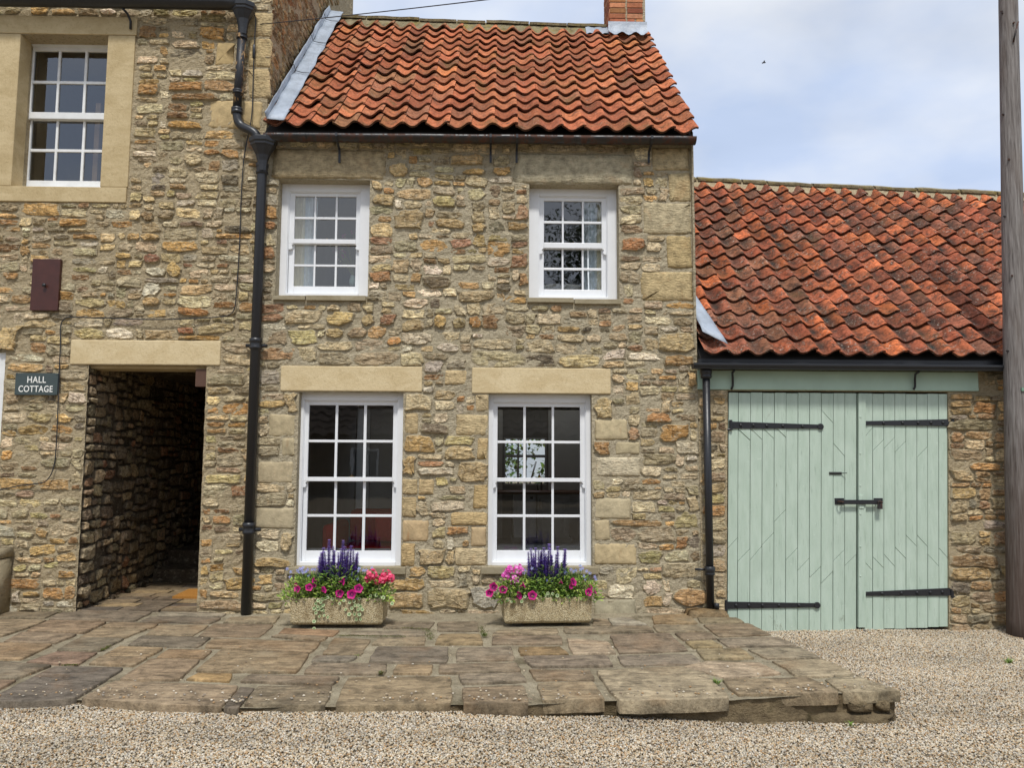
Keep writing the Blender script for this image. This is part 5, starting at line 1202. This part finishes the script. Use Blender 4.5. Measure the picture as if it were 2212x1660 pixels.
for cx_, cy_ in ((q[0]+.012, q[1]+.012), (q[2]-.012, q[1]+.012), (q[0]+.012, q[3]-.012), (q[2]-.012, q[3]-.012)): rel(Geo().tube([(cx_, -.0455, cy_), (cx_, -.049, cy_)], .005, 8).build('screw', SLATE, sg))
q = pxr(69, 560, 129, 671.5, -.03)
mb = thing('meter_box', 'dark brown hatch with a round knob on the tall house wall', 'hatch', ((q[0]+q[2])/2, -.02, q[1]))
rel(Geo().box(q[0], q[2], -.042, .0, q[1], q[3]).build('door_panel', DARKWOOD, mb, bevel=.003))
kx, kz = X(97, 617, -.05), Z(97, 617, -.05); rel(Geo().lathe((0, 0, 0), [(.006, 0), (.008, .012), (.018, .02), (.017, .03), (.008, .035)], 12).build('knob', IRON, mb, True))
kn = bpy.data.objects['knob']; kn.matrix_parent_inverse = Matrix.Identity(4); kn.location = (kx-mb.location.x, -.042-mb.location.y, kz-mb.location.z); kn.rotation_euler = (math.pi/2, 0, 0)
def smooth_path(pts, k=5, it=2):
    o = []
    for i in range(len(pts)-1):
        for j in range(k): o.append(pts[i].lerp(pts[i+1], j/k))
    o.append(pts[-1])
    for _ in range(it): o = [o[0]]+[(o[i-1]+o[i]*2+o[i+1])/4 for i in range(1, len(o)-1)]+[o[-1]]
    return o
cab = [(547, 24), (553, 40), (550, 80), (547, 160), (545, 250), (534, 300), (526, 345), (521, 420), (518, 520), (512, 620), (508, 665), (500, 680), (470, 686), (400, 689), (330, 691), (250, 688), (160, 685), (143, 686), (133, 695), (130, 712), (131, 745), (128, 800), (126, 860), (123, 940), (119, 1000), (111, 1026), (98, 1043), (70, 1047), (40, 1050), (12, 1057), (-30, 1064)]
g = Geo().tube(smooth_path([onY(a, b, -.034-.006*((i*7) % 3)) for i, (a, b) in enumerate(cab)], 4, 2), .0055, 6); tag(g.build('wall_cable', IRON, None, True), 'thin black cable looping down and across the tall house wall', 'cable')
c = onY(548.5, 110, -.045); tag(Geo().lathe(c, [(.008, -.075), (.014, -.07), (.015, .06), (.008, .07)], 8).build('cable_joint', IRON, None, True), 'small black cable joint hanging beside the upper downpipe', 'cable joint')
a, b = onY(562, 52, -.04), onY(979, 0, -1.6); d = (b-a)
g = Geo().tube([a+d*t+Vector((0, 0, -.02*t*(2.4-t))) for t in np.linspace(0, 2.4, 24)], .0042, 6); tag(g.build('overhead_wire', IRON, None, True), 'thin overhead wire running from the tall house corner above the cottage roof', 'wire')

# ------------------------------------------------------------------ utility pole
pb, pt = onZ(2201, 1369, -.2), None
pb = Vector((X(2203, 1362, -.22), -.22, -.3)); ptx = onY(2178, 10, -.22)
up_ = thing('utility_pole', 'tall weathered grey wooden pole at the right edge beside the garage', 'pole', (pb.x, pb.y, -.18))
tp = pb.lerp(ptx, 1.12); n = 26; path = [pb.lerp(tp, i/n) for i in range(n+1)]
g = Geo().tube(path, [lerp(.115, .080, (i/n)**.85)+.003*nz(i*.8, 1, 1) for i in range(n+1)], 20); rel(g.build('shaft', POLE, up_, True))
def on_pole(px, py, back=.0):
    z = Z(px, py, -.22); t = (z-pb.z)/(tp.z-pb.z); return pb.lerp(tp, t), lerp(.125, .082, t**.85)
for (px, py) in ((2160, 28), (2176, 32), (2192, 60), (2170, 250), (2185, 350), (2178, 470), (2190, 600), (2186, 760)):
    c, r_ = on_pole(px, py); ax = X(px, py, -.32)-c.x; ax = max(-r_*.96, min(r_*.96, ax)); yy = -math.sqrt(max(0, r_*r_-ax*ax))
    rel(Geo().tube([(c.x+ax*.9, c.y+yy*.9, c.z), (c.x+ax*1.13, c.y+yy*1.13-.002, c.z)], .009, 8).build('bolt', IRON_RUST, up_))
c, r_ = on_pole(2190, 80); rel(Geo().tube([c+Vector((-.02, -r_-.002, -.1)), c+Vector((-.01, -r_-.02, -.02)), c+Vector((.03, -r_-.015, .1))], .008, 8).build('hook', IRON_RUST, up_, True))
for py, w_, h_ in ((1324.5, .055, .02), (844, .05, .03)):
    c, r_ = on_pole(2200, py); rel(Geo().box(c.x-.02, c.x-.02+w_*1.6, c.y-r_-.006, c.y-r_+.02, c.z-h_/2, c.z+h_/2, s2l((206, 206, 200)) if py > 1000 else s2l((120, 150, 130))).build('number_plate', TINTED, up_))

# ------------------------------------------------------------------ stone trough at the left edge and stones by the garage pipe
tr = thing('stone_trough', 'old rough stone trough standing at the left edge under the cable', 'trough', (X(-60, 1300, -.3), -.25, 0))
tx1 = X(18, 1250, -.34)-.16; tz1 = Z(10, 1190, -.3)
V, Fc = stone_geo(tx1-1.0, .0, tx1, tz1-.09, random.Random(2), proud=.03, p=30, n=28, gap=.0, rough=.12); g = Geo().add([(u, -.3-d, v) for u, v, d in V], Fc, s2l((84, 76, 58))); g.box(tx1-.99, tx1-.012, -.3, -.01, .0, tz1-.1, s2l((84, 76, 58))); rel(g.build('body', STONE, tr, True))
V, Fc = stone_geo(tx1-1.02, tz1-.088, tx1+.012, tz1, random.Random(3), proud=.03, p=30, n=28, gap=.0, rough=.12); g = Geo().add([(u, -.32-d, v) for u, v, d in V], Fc, s2l((94, 86, 64))); g.box(tx1-1.0, tx1, -.325, -.02, tz1-.085, tz1-.005, s2l((94, 86, 64))); rel(g.build('rim', STONE, tr, True))
a = pxr(1487, 1316, 1572, 1331, -.2); V, Fc = stone_geo(a[0], -.235, a[2], -.035, random.Random(8), proud=.05, p=5, n=22, gap=.0)
tag(Geo().add([(u, v, d+.0) for u, v, d in V], Fc, s2l((128, 106, 74))).build('drain_slab', SLAB, None, True), 'small brown stone slab under the garage downpipe', 'stone slab')
c = onZ(1586-32, 1321, .05); tag(Geo().lathe((c.x, -.13, .053), [(.024, 0), (.024, .05), (.018, .052), (.018, .03)], 14).build('drain_cap', IRON, None, True), 'small black cylindrical cap on the slab beside the garage downpipe', 'cap')

# ------------------------------------------------------------------ planters with flowers
def leaf(g, p, d, up, ln, w, tint, bend=.3):
    d = d.normalized(); s = d.cross(up)
    if s.length < 1e-3: s = d.cross(Vector((1, 0, 0)))
    s.normalize(); n = s.cross(d)
    m1 = p+d*ln*.45+n*ln*.10; tip = p+d*ln-n*ln*bend*.5
    t2 = tuple(c*.8 for c in tint)
    g.add([p, m1-s*w*.5, m1+s*w*.5, tip, p+d*ln*.5+n*ln*.06], [(0, 4, 1), (0, 2, 4), (1, 4, 3), (4, 2, 3)], [t2, tint, tint, tint, t2])
def disc(g, c, nrm, r, tint, cup=.15, n=10, lobes=5, lob=.18, ctint=None):
    nrm = nrm.normalized(); a = nrm.orthogonal().normalized(); b = nrm.cross(a)
    V = [c-nrm*r*cup]; T_ = [ctint or tint]
    for rr in (.3, 1.0):
        for k in range(n*2):
            t = math.pi*k/n; q = rr*r*(1+(lob*math.cos(lobes*t) if rr > .5 else 0)); V.append(c+(a*math.cos(t)+b*math.sin(t))*q+nrm*r*cup*(rr-.6)); T_.append(ctint if (ctint and rr < .5) else tint)
    m = n*2; F_ = [(0, 1+k, 1+(k+1) % m) for k in range(m)]+[(1+k, 1+m+k, 1+m+(k+1) % m, 1+(k+1) % m) for k in range(m)]
    g.add(V, F_, T_)
G1, G2, G3, GL = s2l((108, 138, 68)), s2l((140, 172, 76)), s2l((78, 108, 54)), s2l((186, 206, 104))
def foliage(g, c, size, n, rng, ln=(.03, .06), w=.4, cols=(G1, G2, G3), up=.5):
    for _ in range(n):
        while True:
            q = Vector((rng.uniform(-1, 1), rng.uniform(-1, 1), rng.uniform(-1, 1)))
            if q.length < 1: break
        p = Vector((c.x+q.x*size[0], c.y+q.y*size[1], c.z+q.z*size[2]))
        d = Vector((q.x+rng.uniform(-.7, .7), q.y+rng.uniform(-.7, .7)-.25, q.z*.5+up+rng.uniform(-.5, .5)))
        l_ = rng.uniform(*ln); k = rng.uniform(.75, 1.3); col = rng.choice(cols); leaf(g, p, d, Vector((rng.uniform(-.3, .3), -.4, 1)), l_, l_*w*rng.uniform(.8, 1.2), tuple(v*k for v in col), rng.uniform(-.2, .7))
def planter(side, front, rot, label):
    """front: left and right x, front y of the trough base"""
    x0, x1, yf, dep, h = front; rng = random.Random(side*9+1)
    root = thing('planter', label, 'planter', ((x0+x1)/2, yf+dep/2, 0), 'planters under the ground floor windows')
    g = Geo(); ti = .018; tw = .035; fl = .02
    def ring(e, z, inner=0): return [(x0-e+inner, yf-e+inner, z), (x1+e-inner, yf-e+inner, z), (x1+e-inner, yf+dep+e-inner, z), (x0-e+inner, yf+dep+e-inner, z)]
    V = ring(-.02, fl)+ring(.0, fl+.02)+ring(.005, h-.01)+ring(.0, h)+ring(.0, h, tw)+ring(-.01, h-.06, tw)
    F_ = [(3, 2, 1, 0)]+[(r*4+i, r*4+(i+1) % 4, (r+1)*4+(i+1) % 4, (r+1)*4+i) for r in range(5) for i in range(4)]
    g.add(V, F_); rel(g.build('trough', TROUGH, root, bevel=.007))
    feet = Geo()
    for fx in (x0+.08, x1-.16): rel(Geo().box(fx, fx+.08, yf+.05, yf+dep-.05, .004, fl-.001, (.05, .045, .04)).build('foot', TINTED, root))
    rel(Geo().box(x0+tw, x1-tw, yf+tw, yf+dep-tw, h-.09, h-.045, (.03, .022, .016)).build('soil', TINTED, root))
    cx_, cy_ = (x0+x1)/2, yf+dep/2; zt = h-.04
    made = [root]
    def plant(name, lab, cat, px, grp):
        t = thing(name, lab, cat, (px, cy_, zt), grp); made.append(t); return t
    W = x1-x0; s = 'left' if side == 0 else 'right'
    # --- salvia
    t = plant('salvia', 'tall dark purple salvia spikes in the %s planter' % s, 'salvia', cx_, 'salvia in the planters')
    fg = Geo(); foliage(fg, Vector((cx_+(.0 if side == 0 else .04), cy_, zt+.14)), (.22, .13, .16), 800, rng, (.035, .075), .32, (G1, G3, G2)); rel(fg.build('foliage', PLANT, t))
    spx = ([622, 645, 665, 690, 705, 785, 820, 855, 878, 935, 985, 1022, 1040, 1090, 1110, 1155, 1188, 1240, 1265] if side == 0 else [815, 858, 900, 912, 945, 988, 1030, 1050, 1080, 1098, 1112, 1172, 1185, 1212, 1280, 1312, 1430, 1450])
    spt = ([340, 270, 260, 180, 250, 50, 480, 160, 235, 265, 200, 60, 170, 240, 220, 150, 220, 290, 260] if side == 0 else [250, 185, 290, 270, 180, 230, 240, 225, 180, 330, 270, 120, 190, 310, 300, 165, 205, 215])
    bx = 610.2 if side == 0 else 1037.4
    P1, P2 = s2l((188, 160, 240)), s2l((148, 126, 196))
    for a, b in zip(spx, spt):
        yy = cy_+rng.uniform(-.06, .05); tip = onY(bx+a*.12867, 1159.4+b*.12867, yy); base = Vector((tip.x+rng.uniform(-.03, .03)+(cx_-tip.x)*.12, yy, zt+.08)); L_ = tip.z-base.z
        g = Geo(); bow = rng.uniform(-.006, .006); pth = [base.lerp(tip, k/6)+Vector((bow*math.sin(k/6*3.14), 0, 0)) for k in range(7)]; g.tube(pth, [.0035]*6+[.0015], 5, s2l((96, 84, 92)))
        nw = int(L_*.86/.0125)
        for k in range(nw):
            f = .2+.8*k/nw; p = base.lerp(tip, f); rad = .034*(1-.45*max(0, f-.6)/.4)*rng.uniform(.85, 1.1)
            for m_ in range(6):
                an = 6.28*m_/6+k*.5; d = Vector((math.cos(an), math.sin(an), .55)); col = P1 if rng.random() < .6 else P2; kk = rng.uniform(.8, 1.3)
                leaf(g, p, d, Vector((0, 0, 1)), rad, rad*.8, tuple(v*kk for v in col), .2)
        rel(g.build('flower_spike', PLANT, t))
    # --- geranium
    gx = x1-.09 if side == 0 else x0+.10
    gcol = s2l((238, 62, 116)) if side == 0 else s2l((232, 90, 190)); gcol2 = s2l((250, 120, 150)) if side == 0 else s2l((244, 160, 220))
    t = plant('geranium', ('coral pink' if side == 0 else 'bright lilac pink')+' geranium at the %s end of the %s planter' % (('right' if side == 0 else 'left'), s), 'geranium', gx, None)
    heads = ([(1490, 640, .042), (1575, 735, .036), (1430, 740, .03), (1740, 650, .04), (1810, 700, .034), (1660, 740, .03)] if side == 0 else [(490, 540, .028), (650, 545, .042), (440, 650, .033), (575, 730, .04)])
    fg = Geo(); foliage(fg, Vector((gx, cy_-.03, zt+.09)), (.11, .1, .08), 70, rng, (.035, .06), .8, (G1, G3)); rel(fg.build('foliage', PLANT, t))
    for a, b, r_ in heads:
        r_ *= 1.2
        c = onY(bx+a*.12867, 1159.4+b*.12867, cy_-.07+rng.uniform(-.03, .03)); g = Geo()
        for k in range(46):
            d = Vector((rng.gauss(0, 1), rng.gauss(0, 1), rng.gauss(0, .9))).normalized(); kk = rng.uniform(.8, 1.15); disc(g, c+d*r_*rng.uniform(.75, 1.0), d+Vector((0, -.3, .25)), .0125, tuple(v*kk for v in (gcol if rng.random() < .6 else gcol2)), .25, 4, 4, .15)
        g.tube([Vector((gx, cy_-.02, zt+.05)), (Vector((gx, cy_, zt+.06))+c)/2+Vector((0, 0, .02)), c-Vector((0, 0, r_*.5))], .003, 5, G1); rel(g.build('flower_head', PLANT, t))
    # --- petunia
    t = plant('petunia', 'magenta petunia with dark eyed flowers spilling over the front of the %s planter' % s, 'petunia', cx_-.05, None)
    fg = Geo()
    for k in range(5): foliage(fg, Vector((lerp(x0+.06, x1-.06, k/4), cy_-.07+.02*(k % 2), zt+.085)), (.14, .11, .11), 300, rng, (.028, .055), .42, (G1, G2, G2, GL))
    for k in range(4): foliage(fg, Vector((lerp(x0-.0, x1-.0, k/3), yf+.02, h-.0)), (.10, .035, .045), 70, rng, (.025, .045), .5, (G1, G2, GL))
    rel(fg.build('foliage', PLANT, t))
    pets = ([(250, 890, .026, -.3), (445, 860, .029, .4), (690, 900, .027, 1.2), (960, 960, .031, 0), (1160, 975, .035, .0), (1275, 880, .033, .3), (1010, 760, .028, 1.5), (525, 740, .022, -1), (220, 810, .012, 0), (535, 830, .014, .2)] if side == 0 else
            [(150, 935, .03, 0), (220, 835, .033, -.4), (375, 880, .032, .2), (640, 980, .03, .9), (865, 985, .035, 0), (715, 805, .028, 1.6), (1555, 765, .032, .8), (1815, 940, .028, 0), (1355, 760, .02, 1.6), (1515, 840, .018, .4), (1850, 855, .022, 1), (1925, 940, .018, 1.2)])
    pc = s2l((232, 30, 146)); pdark = s2l((52, 10, 60))
    for a, b, r_, tw_ in pets:
        r_ *= 1.12
        c = onY(bx+a*.12867, 1159.4+b*.12867, yf-.03+rng.uniform(-.02, .03)); nr = Vector((math.sin(tw_)*.9, -max(.15, math.cos(tw_)), .25+rng.uniform(-.2, .3))).normalized(); g = Geo(); kk = rng.uniform(.8, 1.15)
        disc(g, c, nr, r_, tuple(v*kk for v in pc), .45, 10, 5, .1, pdark); g.tube([c-nr*r_*.2, c-nr*r_*1.1], [r_*.28, r_*.1], 6, tuple(v*.5 for v in pc))
        g.tube([c-nr*r_*1.1, Vector((c.x*.8+cx_*.2, cy_-.05, zt+.03))], .002, 4, G1); rel(g.build('flower', PLANT, t))
    # --- pale blue trailing flowers
    t = plant('isotoma', 'pale lilac blue star flowers on thin stems behind the %s planter rim' % s, 'star flowers', x0+.12 if side == 0 else x1-.12, None)
    stars = ([(80, 545), (140, 600), (255, 575), (300, 545), (345, 530), (350, 610), (400, 590), (425, 560), (500, 560), (545, 555), (440, 665), (130, 680), (1170, 630), (1280, 580), (1290, 540), (1260, 710), (1360, 575), (1405, 570), (1500, 535), (330, 575), (285, 600)] if side == 0 else
             [(1420, 590), (1450, 615), (1530, 555), (1570, 590), (1610, 570), (1690, 495), (1690, 560), (1735, 535), (1800, 585), (1850, 620), (1750, 670), (1785, 725), (1930, 680), (1945, 725), (820, 640), (870, 530), (945, 545), (760, 560), (1130, 750), (735, 610)])
    sc1 = s2l((166, 172, 226)); fgl = Geo(); stm = Geo()
    sxs = (x0+.13, x1-.16) if side == 0 else (x1-.14, x0+.3)
    for q_, (sx_, nn) in enumerate(zip(sxs, (230, 90))): foliage(fgl, Vector((sx_, cy_+.0, zt+.10)), (.13, .09, .10), int(nn*1.6), rng, (.05, .09), .10, (G1, G2, G3), 1.0)
    rel(fgl.build('foliage', PLANT, t))
    for a, b in stars:
        c = onY(bx+a*.12867, 1159.4+b*.12867, cy_-.05+rng.uniform(-.05, .05)); g = Geo(); nr = Vector((rng.uniform(-.4, .4), -1, rng.uniform(0, .7))).normalized(); e1 = nr.orthogonal().normalized(); e2 = nr.cross(e1)
        for k in range(5):
            an = 6.283*k/5+a; leaf(g, c, e1*math.cos(an)+e2*math.sin(an)+nr*.15, nr, .019, .009, tuple(v*rng.uniform(.9, 1.2) for v in sc1), .1)
        g.tube([c, Vector((lerp(c.x, min(max(c.x, x0+.04), x1-.04), .8), cy_, zt+.05))], .0015, 4, G1); rel(g.build('star_flower', PLANT, t))
    # --- trailing variegated leaves
    t = plant('trailing_ivy', 'pale edged round leaves '+('trailing down the front of the left planter' if side == 0 else 'among the petunias on the rim of the right planter'), 'ivy', cx_, None)
    lv = ([(560, 1130), (600, 1080), (640, 1110), (670, 1060), (720, 1050), (760, 1030), (590, 1180), (640, 1190), (680, 1160), (530, 1210), (560, 1285), (620, 1345), (700, 1330), (760, 1360), (530, 1430), (600, 1220), (660, 1230), (740, 1000), (790, 1000), (1120, 1310), (1165, 1210), (1130, 1110), (1220, 1160), (1270, 1160), (1270, 1230), (1310, 1180), (1210, 1310), (1290, 1315), (1240, 1395), (1310, 1395), (1200, 1090), (1290, 1050), (1480, 1000), (1580, 990), (1630, 1010), (1690, 1030), (1340, 1230), (960, 1130), (1060, 1230), (690, 1250), (840, 1050), (1030, 1080), (530, 1555), (1840, 1130)] if side == 0 else
          [(1100, 990), (1160, 1000), (1210, 960), (1165, 1030), (1250, 985), (1130, 950), (760, 1030), (740, 1000), (690, 1080), (950, 950), (980, 1010), (1440, 1030), (1480, 1020), (520, 1080), (460, 1060), (1690, 1050), (1290, 990)])
    iv, ivp = s2l((104, 138, 86)), s2l((212, 218, 172))
    stm = Geo()
    for a, b in lv:
        yy = yf-.012-rng.uniform(0, .018) if b > 1040 else yf+.02-rng.uniform(0, .05)
        c = onY(bx+a*.12867, 1159.4+b*.12867, yy); g = Geo(); disc(g, c, Vector((rng.uniform(-.5, .5), -1, rng.uniform(-.1, .8))), rng.uniform(.012, .018), ivp, .12, 7, 7, .06, iv); rel(g.build('leaf', PLANT, t))
    if side == 0:
        for a, bs in ((560, (1000, 1430)), (650, (1000, 1360)), (1230, (1040, 1400)), (1180, (1060, 1330)), (1300, (1040, 1390))):
            p_ = [onY(bx+(a+15*math.sin(k*1.3))*.12867, 1159.4+lerp(*bs, k/6)*.12867, yf-.008) for k in range(7)]; stm.tube(p_, .0016, 4, G1)
        rel(stm.build('stem', PLANT, t))
    if rot:
        ctr = Matrix.Translation((x1, yf, 0)) @ Matrix.Rotation(rot, 4, 'Z') @ Matrix.Translation((-x1, -yf, 0))
        for m_ in made: m_.matrix_world = ctr @ Matrix.Translation(m_.location)
pL, pR = onZ(629.5, 1354, 0), onZ(824, 1360, 0)
planter(0, (pL.x, pR.x, -.665, .30, .245), 0, 'pebbled stone planter with coral geraniums under the left ground floor window')
pL, pR = onZ(1087.6, 1352, 0), onZ(1277, 1351, 0)
planter(1, (pL.x+.004, pR.x, -.585, .30, .24), math.radians(3.5), 'pebbled stone planter with lilac pink geraniums under the right ground floor window')

# ------------------------------------------------------------------ moss and weeds
rng = random.Random(6); g = Geo()
def moss(pts, n, sp, h=.012):
    for _ in range(n):
        i = rng.randrange(len(pts)-1); t = rng.random(); p = pts[i].lerp(pts[i+1], t)+Vector((rng.gauss(0, sp), rng.gauss(0, sp*.6), 0)); p.z = .0
        leaf(g, p, Vector((rng.uniform(-1, 1), rng.uniform(-1, 1), 1.2)), Vector((0, 0, 1)), rng.uniform(.5, 1.2)*h, h*.5, tuple(v*rng.uniform(.6, 1.2) for v in s2l((98, 104, 44))), .3)
mB = lambda *p: [onZ(*aB(*q)) for q in p]
moss(mB((1130, 385), (1400, 392), (1720, 395)), 800, .014, .009); moss(mB((1700, 315), (1960, 330), (1960, 430)), 260, .02, .01); moss([onZ(*aC(20, 330)), onZ(*aC(60, 420))], 170, .02, .01)
moss([onZ(*aC(510, 300)), onZ(*aC(550, 400))], 190, .018, .012); moss([onZ(*aA(560, 655)), onZ(*aA(690, 650))], 160, .01); moss([onZ(*aA(900, 520)), onZ(*aA(980, 480))], 200, .01)
tag(g.build('moss', PLANT, None), 'olive green moss growing in the paving joints', 'moss', kind='stuff')
def tuft(p, n, h, lab, cols=(G2, G1)):
    g = Geo(); rg = random.Random(int(p.x*1000))
    for _ in range(n): leaf(g, p+Vector((rg.gauss(0, .01), rg.gauss(0, .01), 0)), Vector((rg.uniform(-1, 1), rg.uniform(-1, 1), 1.1)), Vector((0, 0, 1)), h*rg.uniform(.5, 1.1), h*.12, tuple(v*rg.uniform(.8, 1.3) for v in rg.choice(cols)), .5)
    o = g.build('weed_tuft', PLANT, None); tag(o, lab, 'weed', 'small weeds')
q_ = onZ(2180, 1436, -.19); tuft(Vector((q_.x, q_.y, gz(q_.x))), 26, .07, 'green weed growing in the gravel near the pole')
q_ = onZ(*aD(535, 705)); tuft(q_, 40, .05, 'tuft of weed in the joint of the front right slabs')
q_ = onZ(*aB(1515, 735)); tuft(q_, 40, .045, 'tuft of weed in the joint at the middle of the front slabs', (G3, s2l((120, 110, 60))))
q_ = onZ(*aD(1625, 1065), -.2); tuft(Vector((q_.x, q_.y-.05, gz(q_.x))), 12, .05, 'tiny weed in the gravel below the paving corner')
q_ = onZ(*aB(1295, 572)); tuft(q_, 14, .03, 'small weed in the slabs below the left planter')
q_ = onZ(*aC(545, 390)); tuft(q_, 50, .04, 'grassy tuft left of the right planter', (s2l((110, 112, 52)), G1))
# bird
c = onY(1650, 135, 26); g = Geo(); g.tube([c+Vector((-.10, 0, -.01)), c+Vector((-.04, 0, 0)), c+Vector((.04, 0, .005)), c+Vector((.1, 0, .01))], [.004, .026, .028, .006], 8, (.02, .02, .022))
for s_ in (-1, 1): g.add([c+Vector((-.03, 0, .01)), c+Vector((.03, 0, .01)), c+Vector((.01, s_*.14, .03)), c+Vector((-.05, s_*.15, .02))], [(0, 1, 2, 3)], (.02, .02, .022))
tag(g.build('bird', TINTED, None), 'tiny dark bird flying in the sky', 'bird')

# ------------------------------------------------------------------ what the windows look onto: a low house and trees across the yard, a bush behind the kitchen
def tree(name, label, x, y, z0, trunk_h, rad, zc, n, seed, leafs=.28, cols=None, grp=None):
    rg = random.Random(seed); t = thing(name, label, 'tree', (x, y, z0), grp); g = Geo()
    g.tube([(x, y, z0), (x+.1, y, z0+trunk_h*.5), (x, y+.1, z0+trunk_h)], [rad[0]*.06, rad[0]*.045, rad[0]*.02], 10, s2l((80, 66, 50)))
    for k in range(7):
        a_ = 6.28*k/7; g.tube([(x, y, z0+trunk_h*.6), (x+math.cos(a_)*rad[0]*.5, y+math.sin(a_)*rad[1]*.5, zc)], [rad[0]*.02, rad[0]*.006], 6, s2l((80, 66, 50)))
    rel(g.build('trunk', TINTED, t)); g = Geo(); cl = [(rg.uniform(-.8, .8), rg.uniform(-.8, .8), rg.uniform(-.8, .8), rg.uniform(.25, .45)) for _ in range(26)]
    cols = cols or (s2l((58, 74, 36)), s2l((44, 58, 30)), s2l((76, 90, 42)))
    for _ in range(n):
        a_, b_, c_, r_ = rg.choice(cl); d = Vector((rg.gauss(0, 1), rg.gauss(0, 1), rg.gauss(0, 1))).normalized()*r_*rg.random()**.4
        p = Vector((x+(a_+d.x)*rad[0], y+(b_+d.y)*rad[1], zc+(c_+d.z)*rad[2])); leaf(g, p, Vector((rg.uniform(-1, 1), rg.uniform(-1, 1), rg.uniform(-.6, .6))), Vector((rg.uniform(-.4, .4), 0, 1)), leafs*rg.uniform(.6, 1.2), leafs*.5, tuple(v*rg.uniform(.7, 1.3) for v in rg.choice(cols)))
    rel(g.build('crown', PLANT, t)); return t
tree('yard_tree', 'broad dark tree across the yard mirrored in the right hand windows', 5.6, -19.5, -.2, 4.5, (5.6, 2.2, 4.4), 6.0, 34000, 3, .17)
tree('garden_bush', 'leafy green bush outside the back kitchen window', .55, 8.2, -.3, 1.0, (.95, .5, 1.1), 1.35, 2600, 5, .13, (s2l((120, 150, 60)), s2l((90, 124, 48)), s2l((150, 174, 84))))
oh = thing('opposite_house', 'low stone house with dark pantiles mirrored in the ground floor windows', 'house', (-6, -22, -.1))
W2_ = mk_simple('opposite_wall_stone', s2l((120, 104, 80)), .95, .35, 3, .5, .02); RT = mk_simple('opposite_roof_clay', s2l((92, 80, 70)), .9, .3, 5, .3, .01)
rel(Geo().box(-16, 9.2, -27, -21, -.3, 2.35).build('wall', W2_, oh))
g = Geo(); V = []; nx, nr = 220, 11
for r_ in range(nr):
    for s_ in (0, 1):
        f = (r_+s_)/nr
        for i in range(nx+1): V.append((lerp(-16.3, 9.5, i/nx), lerp(-20.7, -24, f), lerp(2.2, 5.0, f)+.05*math.cos(i*math.pi/2*1.0)+(.05 if s_ == 0 else 0)))
m = nx+1; g.add(V, [(r_*m+i, (r_+1)*m+i, (r_+1)*m+i+1, r_*m+i+1) for r_ in range(2*nr-1) for i in range(nx)]); g.add([(-16.3, -24, 4.98), (9.5, -24, 4.98), (9.5, -27.3, 2.2), (-16.3, -27.3, 2.2)], [(0, 1, 2, 3)]); rel(g.build('roof', RT, oh))
for wx in (-9.5, -5.2, -2.2):
    g = Geo(); g.box(wx, wx+.08, -20.98, -20.9, .6, 1.7); g.box(wx+.92, wx+1.0, -20.98, -20.9, .6, 1.7); g.box(wx+.08, wx+.92, -20.98, -20.9, .6, .68); g.box(wx+.08, wx+.92, -20.98, -20.9, 1.62, 1.7); g.box(wx+.46, wx+.54, -20.98, -20.9, .68, 1.62)
    o = rel(g.build('window', WHITE, oh)); Geo().add([(wx+.92, -20.95, .68), (wx+.08, -20.95, .68), (wx+.08, -20.95, 1.62), (wx+.92, -20.95, 1.62)], [(0, 1, 2, 3)]).build('pane', bpy.data.materials['door_back_l'], o)

g = Geo(); rng = random.Random(19)
PBC = [(168, 152, 126), (206, 196, 178), (166, 134, 96), (150, 142, 130), (188, 172, 144), (140, 124, 104)]
for i in range(420):
    x = rng.uniform(-3.1, 2.5); y = fe(x)+.03+abs(rng.gauss(0, .10 if i < 300 else .7))
    if x > rb(y)-.03 or y > -.2: continue
    r_ = rng.uniform(.0035, .0075); a_ = rng.uniform(0, 3); V = []
    for zz_, q in ((-.3, .75), (.35, 1.0), (1.0, .55)):
        for k in range(6): V.append((x+r_*q*1.3*math.cos(a_+k*1.047), y+r_*q*math.sin(a_+k*1.047), .013+r_*zz_*.8))
    g.add(V, [(j*6+k, j*6+(k+1) % 6, (j+1)*6+(k+1) % 6, (j+1)*6+k) for j in range(2) for k in range(6)]+[tuple(range(12, 18))], s2l(rng.choice(PBC)))
tag(g.build('stray_pebbles', TINTED, None, True), 'stray pebbles scattered over the front flagstones', 'pebbles', kind='stuff')
